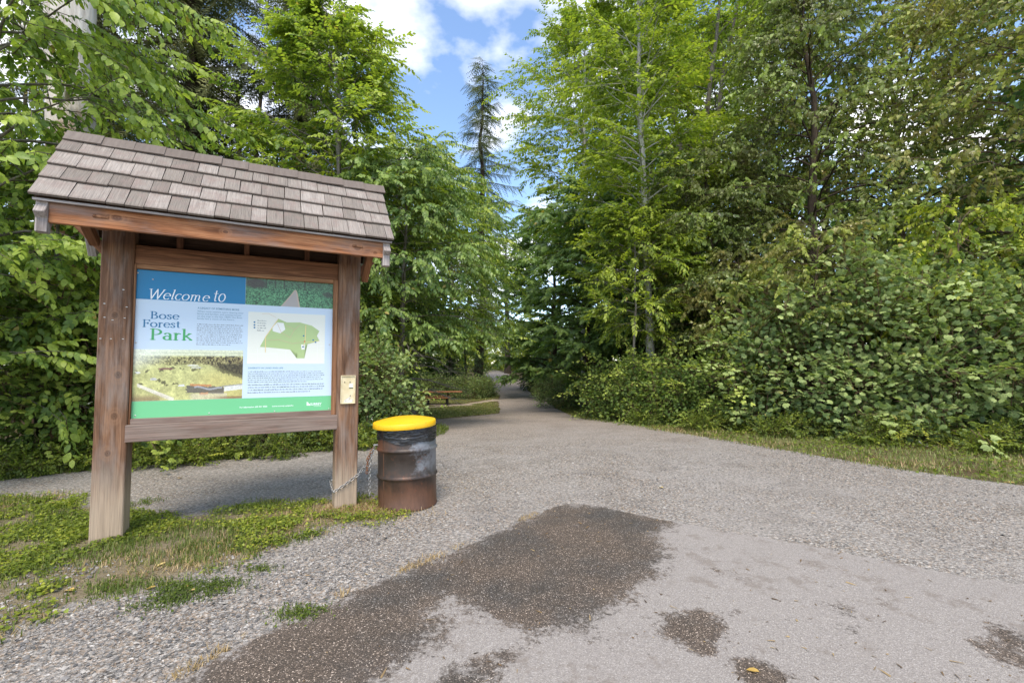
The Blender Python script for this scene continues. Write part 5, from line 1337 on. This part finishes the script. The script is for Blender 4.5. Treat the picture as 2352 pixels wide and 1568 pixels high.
copy_tree(ald, 'alder far back above the olive poplars', 1700, 23, 4.0, .95, 'pale alders')
map_ = tree(65, 'maple_tree', 'deep green maple overhanging the right side of the path', 1350, 20.5, T_MAP, 'maple', (M_MAPLE, M_TWIG, M_BARKD), 'dark maples', scale=1.15, tint=.45,
     H=9.6, r0=.16, cb=.14, Rc=3.3, nl=50, e0=10, e1=55, shape='round', nsub=8, per=5, sag=.3)
copy_tree(map_, 'deep green maple behind the bare pale alder trunk', 1480, 18.5, 3.7, .94, 'dark maples')
copy_tree(map_, 'dark maple further along the right side of the path', 1272, 32, 1.9, 1.3, 'dark maples')
tree(68, 'vine_maple_tree', 'lime green sapling in front of the dark maples', 1455, 13.2, T_FRESH, 'simple', (M_ALDER, M_TWIG, M_BARKG), scale=.95, tint=.5, rough=.5, tvar=.18,
     H=6.3, r0=.04, cb=.42, Rc=1.6, nl=30, e0=20, e1=60, shape='oval', nsub=6, per=4, sag=.2)
MT_P = (M_POPLAR, M_TWIG, M_BARKD); MT_PY = (M_POPLARB, M_TWIG, M_BARKB)
tree(71, 'poplar_tree', 'big olive-leaved poplar with dark trunk above the bramble mound', 1870, 13.0, T_POP, 'heart', MT_P, 'olive poplars', scale=1.15, tint=.55, tvar=.2, nleaf=60, rough=.4, keep=lambda P: P[:, 2] > 2.3,
     H=13.5, r0=.17, cb=.12, Rc=3.3, nl=78, e0=15, e1=58, shape='oval', nsub=8, per=5, sag=.4)
popy = tree(72, 'poplar_tree', 'yellowing poplar at the right edge hanging over the brambles', 2430, 10.8, T_POP, 'heart', MT_PY, 'olive poplars', scale=1.2, tint=.50, tvar=.2, nleaf=200, rough=.4, keep=lambda P: P[:, 2] > 2.9,
     H=12.5, r0=.15, cb=.16, Rc=4.2, nl=78, e0=12, e1=55, shape='round', nsub=8, per=5, sag=.4)
pop = tree(73, 'poplar_tree', 'low drooping poplar next to the bare pale alder trunk', 1640, 14.0, T_POP, 'diamond', MT_P, 'olive poplars', scale=1.1, tint=.46, tvar=.2, rough=.4,
     H=8.4, r0=.09, cb=.15, Rc=2.4, nl=54, e0=10, e1=50, shape='round', nsub=8, per=6, sag=.4)
c_ = copy_tree(popy, 'tan-leaved poplar top filling the upper right sky', 2080, 15.5, 2.3, 1.22, 'olive poplars')

for (sd_, px_, dp_, hh, lb_l) in ((75, 2190, 9.4, 4.6, 'bright poplar sapling growing out of the bramble mound near the right edge'), (76, 1850, 10.6, 4.7, 'bright poplar sapling growing out of the middle of the bramble mound'), (78, 1690, 12.2, 4.4, 'poplar sapling between the shrub bank and the bramble mound')):
    tree(sd_, 'poplar_sapling', lb_l, px_, dp_, T_POP, 'heart', (M_LIME if sd_ == 75 else M_POPLARB, M_TWIG, M_BARKB), 'poplar saplings', scale=1.15, tint=.52, tvar=.2, nleaf=50, rough=.35, H=hh, r0=.035, cb=.5, Rc=1.1, nl=18, e0=15, e1=60, shape='round', nsub=5, per=4, sag=.35)
mound(81, 'bramble_mound', 'big rounded bramble mound at the right behind the grass verge', 'bramble', [(8.8, 8.9, 1.4, 1.2, 3.3), (7.7, 9.8, 1.2, 1.2, 3.7), (6.5, 10.8, 1.3, 1.2, 3.1), (10.6, 8.3, 1.5, 1.3, 3.4), (6.9, 9.5, .8, .7, 1.7), (9.2, 7.9, .9, .7, 1.6), (8.0, 8.6, .8, .7, 1.9)], 2800, T_BRAM, 'bramble', MB, .6, nleaf=280, tint=.48, blossom=60, scale=1.2, shoots=70, group='bramble thickets')
mound(82, 'shrub_bank', 'mixed green shrub bank between the path and the bramble mound', 'shrub', [(5.4, 11.5, 1.0, .9, 2.1), (4.4, 12.3, .9, .9, 1.5), (3.8, 13.4, .9, 1.1, 1.8), (3.3, 15., .9, 1.2, 1.7)], 2200, T_BRAM3, 'bramble', MBL, .45, tint=.42, blossom=12, shoots=50, group='bramble thickets')
mound(83, 'bramble_strip', 'low bramble bank on the right of the path before the bend', 'bramble', [(2.5, 25, 1.1, 2.0, 1.6), (3.9, 27, 1.6, 1.8, 1.8), (2.6, 30, 1.2, 1.6, 1.7), (4.6, 22, 1.2, 1.6, 1.6)], 1600, T_BRAM3, 'diamond', MB, .45, tint=.42, scale=1.3, canes=0)
mound(84, 'shrub', 'dark clipped-looking bush at the right edge of the far path', 'shrub', [(1.75, 38, .9, 1.2, 2.3), (3.2, 40, 1.6, 1.6, 3.0)], 900, T_SHRUB, 'diamond', MSH, .5, tint=.2, scale=2.2, canes=0)
mound(85, 'weed_fringe', 'low weeds at the foot of the bramble mound and shrub bank', 'weeds', [(8.6, 7.35, 1.2, .45, .5), (7.2, 8.3, 1.1, .45, .5), (6.0, 9.4, 1.0, .5, .5), (4.8, 10.6, .9, .5, .45), (3.7, 12.2, .6, .7, .4), (10, 6.7, 1., .5, .5)], 2200, T_SHRUB, 'diamond', (M_HERB, M_TWIG, M_TWIG), .15, tint=.28, canes=0, scale=.7, facing=-.6)

# ------------------------------------------------------------------ the wood behind, which reads as one mass
rng = np.random.default_rng(99); WP = []
for (x0, x1, y0, y1, z1, n) in [(-34, -6.5, 19, 30, 13, 3600), (-14, -5, 32, 44, 9, 1500), (4.5, 13, 21, 34, 13, 2600), (10, 34, 14, 30, 14, 4200), (3.5, 26, 34, 60, 11, 2200), (-30, -5, 46, 70, 9, 2000), (-34, -10, 10.5, 18, 6, 1800), (12, 30, 6, 13, 9, 2600), (-40, 45, 84, 110, 7.2, 2000), (-14, 16, 76, 92, 6.5, 4200), (4.6, 16, 14.5, 20, 5, 1500), (9, 16, 11.5, 16, 5, 900), (2, 8, 44, 60, 7, 1200)]:
    p = np.column_stack([rng.uniform(x0, x1, n), rng.uniform(y0, y1, n), rng.random(n) ** .9 * z1])
    keep = vnoise(p[:, :2] + p[:, 2:3] * np.array([.37, .53]), .55, 4) + .35 * vnoise(np.stack([p[:, 0], p[:, 2]], -1), 1.1, 9) > -.42 + .5 * (p[:, 2] / z1) ** 3
    p = p[keep]; p[:, 2] += hgt(p[:, 1]); WP.append(p)
WP = np.concatenate(WP)[::2]; n = len(WP)
rows, tw = expand(T_ALD, rng, WP, unit(rng.normal(0, 1, (n, 3)) * [1, 1, .4]), np.tile([0, 0, 1.], (n, 1)) + rng.normal(0, .3, (n, 3)), rng.uniform(2.0, 3.2, n), .38 + .15 * vnoise(WP[:, :2], .25, 2) + rng.normal(0, .1, n))
v, f, t_ = emit('diamond', *rows)
TR = []
for i in range(46):
    x, y = (rng.uniform(-30, -7), rng.uniform(18, 34)) if i % 2 else (rng.uniform(5, 30), rng.uniform(18, 40)); z0 = hgt(y)
    TR.append(tube(np.array([[x, y, z0 - .1], [x + rng.normal(0, .15), y, z0 + 6], [x + rng.normal(0, .3), y, z0 + 14]]), [.2, .15, .06], 6))
parts = [(v, f, np.clip(t_, 0, 1), 0)] + [(a, b, np.zeros(len(a)), 1) for a, b in TR]
V, F, T_, Mi = merge(parts)
tag(obj('background_woods', tri_mesh('background_woods', V, F, [M_LEAFB, M_BARKD], Mi, T_)), 'mass of green woodland closing the view behind the nearer trees', 'woods', kind='stuff')

# ================================================================== GROUND COVER
rng = np.random.default_rng(1234)
def scatter(poly, n, dens=None):
    poly = np.asarray(poly); lo, hi = poly.min(0), poly.max(0); out = []
    while sum(map(len, out)) < n:
        q = rng.uniform(lo, hi, (n * 2, 2)); q = q[inside(poly, q)]
        if dens is not None: q = q[rng.random(len(q)) < dens(q)]
        if not len(q): break
        out.append(q)
    return np.concatenate(out)[:n]
_leaf('blade', [(.5, 0, 0), (-.5, 0, 0), (.4, .5, -.06), (-.4, .5, -.06), (0, 1, -.30)], [(0, 2, 1), (1, 2, 3), (2, 4, 3)])
_leaf('clover', [(0, 0, 0)] + [(.5 * math.sin(a) * (1 if i % 2 else .72), .5 * math.cos(a) * (1 if i % 2 else .72), .04) for i, a in enumerate(np.linspace(0, 2 * np.pi, 6, endpoint=False))], [(1, 6, 5), (1, 5, 4), (1, 4, 3), (1, 3, 2)])
def blades(P2, h0, h1, w, tint, tvar, lay=.45):
    n = len(P2); P = np.column_stack([P2, hgt(P2[:, 1]) - .003]); a = rng.uniform(0, 6.28, n); l_ = rng.uniform(0, lay, n) + .1
    d = np.stack([np.cos(a) * l_, np.sin(a) * l_, np.ones(n)], -1); nr = np.stack([-np.cos(a), -np.sin(a), .3 + 0 * a], -1)
    return emit('blade', P, d, nr, rng.uniform(h0, h1, n), np.clip(rng.normal(tint, tvar, n), 0, 1), width=w * rng.uniform(.7, 1.3, n))
def clovers(P2, s0, s1, z1, tint, tvar, shape='clover', tilt=.35):
    n = len(P2); P = np.column_stack([P2, hgt(P2[:, 1]) + rng.uniform(.008, z1, n)]); a = rng.uniform(0, 6.28, n)
    d = np.stack([np.cos(a), np.sin(a), rng.normal(0, tilt, n)], -1); nr = np.tile([0, 0, 1.], (n, 1)) + rng.normal(0, tilt, (n, 3))
    tn = tint + rng.normal(0, tvar, n) + .2 * fbm(P2, 2.5, 8)
    return emit(shape, P, d, nr, rng.uniform(s0, s1, n), np.clip(tn, 0, 1))
def stuff(name, label, cat, parts, mats):
    V, F, T_, Mi = merge(parts); o = obj(name, tri_mesh(name, V, F, mats, Mi, T_)); return tag(o, label, cat, kind='stuff')
c_post = np.array(hit(835, 1172))
def isl(P): return (1 - .92 * np.exp(-(((P - c_post) / [.6, .30]) ** 2).sum(1))) * np.clip(sdist(island_poly, P) * 3.2 + .45 + 1.1 * fbm(P, 1.7, 3), 0, 1) * np.clip(.55 + 1.2 * fbm(P, 4.5, 17), .05, 1)
ip = np.array([(-9, 2.2), (-1.0, 2.2), (-.9, 4.9), (-9, 6.)])
gp = scatter(ip, 24000, isl); cp = scatter(ip, 22000, lambda P: isl(P) * np.clip(.6 + 1.5 * fbm(P, 1.2, 23), 0, 1))
sp_ = scatter(ip, 5200, lambda P: np.clip(sdist(island_poly, P) * 3.2 + .65 + fbm(P, 1.7, 3), 0, 1) * np.clip(fbm(P, 1.8, 29) * 2, 0, 1))
c_post = np.array(hit(835, 1172)); sq = c_post + rng.normal(0, 1, (4200, 2)) * [.26, .14]
# weeds scattered on the shoulder
clp = np.concatenate([np.array(hit(px, py)) + rng.normal(0, 1, (m_, 2)) * [r_ * 1.5, r_] for (px, py, r_, m_) in [(410, 1352, .05, 500), (500, 1348, .055, 500), (395, 1375, .04, 250), (355, 1395, .05, 200), (600, 1310, .035, 160), (690, 1412, .05, 420), (300, 1345, .07, 200), (240, 1350, .06, 160), (620, 1245, .08, 260), (690, 1230, .07, 240), (450, 1372, .05, 150), (160, 1185, .1, 500), (320, 1158, .05, 120), (345, 1150, .05, 90)]])
stuff('grass', 'patchy weeds and short grass on the verge around the notice board posts', 'grass',
      [(*blades(gp, .02, .065, .006, .40, .22), 0), (*clovers(cp, .012, .032, .04, .46, .18), 1), (*blades(np.concatenate([sp_, sq]), .02, .07, .005, .5, .2, 2.2), 2), (*clovers(clp[::2], .008, .020, .025, .16, .12), 1), (*blades(clp, .015, .04, .005, .25, .12), 0)], [M_GRASSM, M_HERB, M_STRAW])
# straw and needles along the edge of the asphalt
ae = np.array(asphalt_left[:7]); sg = rng.integers(0, 6, 2600); fr = rng.random(2600)[:, None]; ep = ae[sg] * (1 - fr) + ae[sg + 1] * fr + rng.normal(0, 1, (2600, 2)) * .03 + np.array([-.02, .02])
ep = ep[fbm(ep, 3.4, 31) > .12]
stuff('dry_grass', 'dry straw caught along the left edge of the asphalt', 'grass', [(*blades(ep, .015, .05, .005, .45, .2, 3.), 0)], [M_STRAW])
vd = lambda P: np.clip(sdist(verge_poly, P) * 2.5 + .55 + .8 * fbm(P, 1.5, 41), 0, 1)
vp = scatter(verge_poly, 36000, vd); hp = scatter(verge_poly, 7000, lambda P: vd(P) * np.clip(.4 + 1.4 * fbm(P, 1.2, 43), 0, 1))
dp_ = scatter(verge_poly, 6500, lambda P: vd(P) * np.clip(fbm(P, 1.1, 47) * 2.2, 0, 1))
stuff('grass', 'grass verge between the gravel and the bramble mound on the right', 'grass', [(*blades(vp, .03, .09, .010, .48, .2, 1.0), 0), (*clovers(hp, .03, .06, .08, .30, .15), 1), (*blades(dp_, .04, .12, .008, .45, .2, 1.2), 2)], [M_GRASSM, M_HERB, M_STRAW])
big_lawn = np.array([(-9, 13.2), (-1.2, 13.0), (-.7, 20), (-.75, 30), (-9, 30.5)])
def lawn_d(P):
    m = sdist(lawn_poly, P); on = np.clip(m * 1.6 + .45 + .6 * fbm(P, 1.1, 77), 0, 1)
    tr_d = pdist(tr, P, False); return on * (tr_d > .26) * ~((((P - TBL - np.array([.5, .4])) / [1.5, .9]) ** 2).sum(1) < .8)
lp_ = scatter(lawn_poly, 20000, lawn_d)
stuff('grass', 'mown lawn strip around the picnic table', 'grass', [(*blades(lp_, .03, .06, .030, .55, .16, 1.6), 0)], [M_GRASSM])
sp2 = scatter(sprig_poly, 900); stuff('grass', 'tuft of grass beside the bin at the thicket corner', 'grass', [(*blades(sp2, .05, .14, .010, .33, .15, .6), 0), (*clovers(sp2[:300], .03, .06, .08, .3, .12), 1)], [M_GRASSM, M_HERB])
# left bank: grass between the thicket foot and the gravel
lb_poly = np.array(poly_px([(-200, 1120), (0, 1104), (150, 1087), (290, 1074), (600, 1050), (770, 1034), (770, 1020), (600, 1030), (290, 1050), (0, 1075), (-200, 1085)]))
lb_ = scatter(lb_poly, 9000, lambda P: np.clip(.7 + fbm(P, 1.6, 51), 0, 1)); stuff('grass', 'narrow grass fringe under the thicket behind the notice board', 'grass', [(*blades(lb_, .04, .11, .009, .33, .17, .6), 0), (*clovers(lb_[:2500], .03, .06, .08, .3, .15), 1)], [M_GRASSM, M_HERB])
# loose stones
_leaf('pebble', [(.5, 0, .05), (-.45, .08, 0), (.05, .5, .02), (-.02, -.48, 0), (.04, .02, .42), (0, 0, -.3)], [(0, 2, 4), (2, 1, 4), (1, 3, 4), (3, 0, 4)])
rp = np.array([(-4.2, 1.9), (-.1, 1.9), (.2, 4.2), (-1.2, 4.4), (-2.5, 3.4), (-4.5, 3.0)])
pp = scatter(rp, 9000, lambda P: np.clip(.2 - sdist(asphalt_poly[::6], P) * 6, 0, 1) * (1 - .8 * isl(P)) * np.clip(.35 + 1.2 * fbm(P, 1.6, 61), .04, 1))
rp2 = np.array([(.0, 4.3), (6, 2.6), (6.4, 5.0), (3.5, 8.8), (-2, 8.2), (-1.5, 5.4)])
pp2 = scatter(rp2, 6000, lambda P: np.clip(.1 - sdist(asphalt_poly[::6], P) * 4, .03, 1))
pq = np.concatenate([pp, pp2]); n = len(pq); P = np.column_stack([pq, hgt(pq[:, 1]) + .003]); a = rng.uniform(0, 6.28, n)
v, f, t_ = emit('pebble', P, np.stack([np.cos(a), np.sin(a), 0 * a], -1), np.tile([0, 0, 1.], (n, 1)) + rng.normal(0, .3, (n, 3)), rng.gamma(3., .0036, n).clip(.005, .032), rng.random(n))
t = NT('loose stone'); M_PEB = t.done(t.principled(t.ramp(t.attr('tint'), [(0., (.09, .088, .086)), (.5, (.20, .19, .182)), (.8, (.29, .262, .23)), (1., (.42, .40, .37))]), .85, .2))
stuff('gravel', 'loose crushed stones lying on the shoulder and the gravel path', 'gravel', [(v, f, t_, 0)], [M_PEB])

# twigs, needles and leaf crumbs blown over the gravel and the asphalt
lq = scatter(np.array([(-5, 2.0), (6, 2.0), (7, 4.5), (3, 10), (-3, 8)]), 1500, lambda P: np.clip(.25 + 1.2 * fbm(P, 1.3, 71), .03, 1)); n = len(lq)
P = np.column_stack([lq, hgt(lq[:, 1]) + .0085]); a = rng.uniform(0, 6.28, n)
v, f, t_ = emit('blade', P, np.stack([np.cos(a), np.sin(a), .05 + 0 * a], -1), np.tile([0, 0, 1.], (n, 1)) + rng.normal(0, .3, (n, 3)), rng.gamma(2., .012, n).clip(.008, .09), rng.random(n), width=rng.uniform(.003, .010, n))
M_LITTER = leaf_mat('leaf crumbs', (.06, .04, .025), (.22, .14, .07), (.45, .33, .17), .1, .7)
stuff('leaf_litter', 'brown twigs and leaf crumbs strewn over the gravel and asphalt', 'litter', [(v, f, t_ * .9, 0)], [M_LITTER])

# ------------------------------------------------------------------ small separate things
M_FALL = leaf_mat('fallen yellow leaf', (.45, .27, .06), (.62, .42, .12), (.70, .55, .24), .15, .6)
def fallen(px, py, size, rz, tint, label):
    x, y = hit(px, py); LV, LF = LEAF['oval']
    V = LV.copy(); V[:, 2] = V[:, 2] * .8 + .06
    z = .010 if not inside(asphalt_poly, np.array([[x, y]]))[0] else .012
    o = obj('fallen_leaf', tri_mesh('fallen_leaf', V * size, LF, M_FALL, tint=np.full(len(V), tint)), None, (x, y, float(hgt(y)) + z), (0, 0, rz))
    return tag(o, label, 'leaf', 'fallen leaves')
for a_ in [(168, 1362, .085, 1.2, .6, 'tan fallen leaf on the gravel shoulder nearest the bottom left corner'), (430, 1353, .06, .4, .7, 'pale fallen leaf between the two weed clumps on the shoulder'), (360, 1351, .055, 2., .5, 'small fallen leaf at the left side of the weed clump'),
           (503, 1252, .06, .9, .55, 'yellow fallen leaf among the weeds in front of the panel'), (383, 1294, .06, 2.6, .9, 'pale curled leaf below the weedy verge'), (410, 1101, .08, .3, .15, 'brown fallen leaf on the gravel behind the notice board'),
           (1523, 1123, .08, .2, .8, 'yellow fallen leaf alone on the open gravel'), (2335, 1112, .11, .6, .7, 'yellow fallen leaf at the right end of the verge'), (1748, 1554, .06, 1.0, .35, 'orange leaf scrap in the small dark stain at the bottom'), (452, 1358, .05, 1.7, .8, 'curled leaf beside the pale leaf by the weed clump')]:
    fallen(*a_)
x, y = hit(2111, 1026); sv, sf = tube(np.array([[0, 0, .10], [.05, -.02, .03], [.13, -.02, .015], [.3, .02, .02]]), [.012, .014, .012, .006], 6)
t = NT('peeled stick'); M_STICK = t.done(t.principled((.62, .56, .45), .7, .2))
tag(obj('peeled_stick', tri_mesh('peeled_stick', sv, sf, M_STICK, smooth=True), None, (x, y, float(hgt(y)))), 'bent pale stick lying at the foot of the bramble mound', 'stick')
x, y = hit(2192, 1018); bm = bmesh.new(); bmesh.ops.create_icosphere(bm, subdivisions=2, radius=.09)
for v_ in bm.verts: v_.co *= 1 + .25 * math.sin(7 * v_.co.x * 9 + 3) * math.cos(40 * v_.co.z); 
bmesh.ops.scale(bm, vec=(.8, .8, 1.3), verts=bm.verts)
tag(bm_obj('pale_stone', bm, plain_mat('pale stone', (.42, .36, .30), .9), None, (x, y, float(hgt(y)) + .06)), 'pale upright stone half hidden in the weeds under the brambles', 'stone')
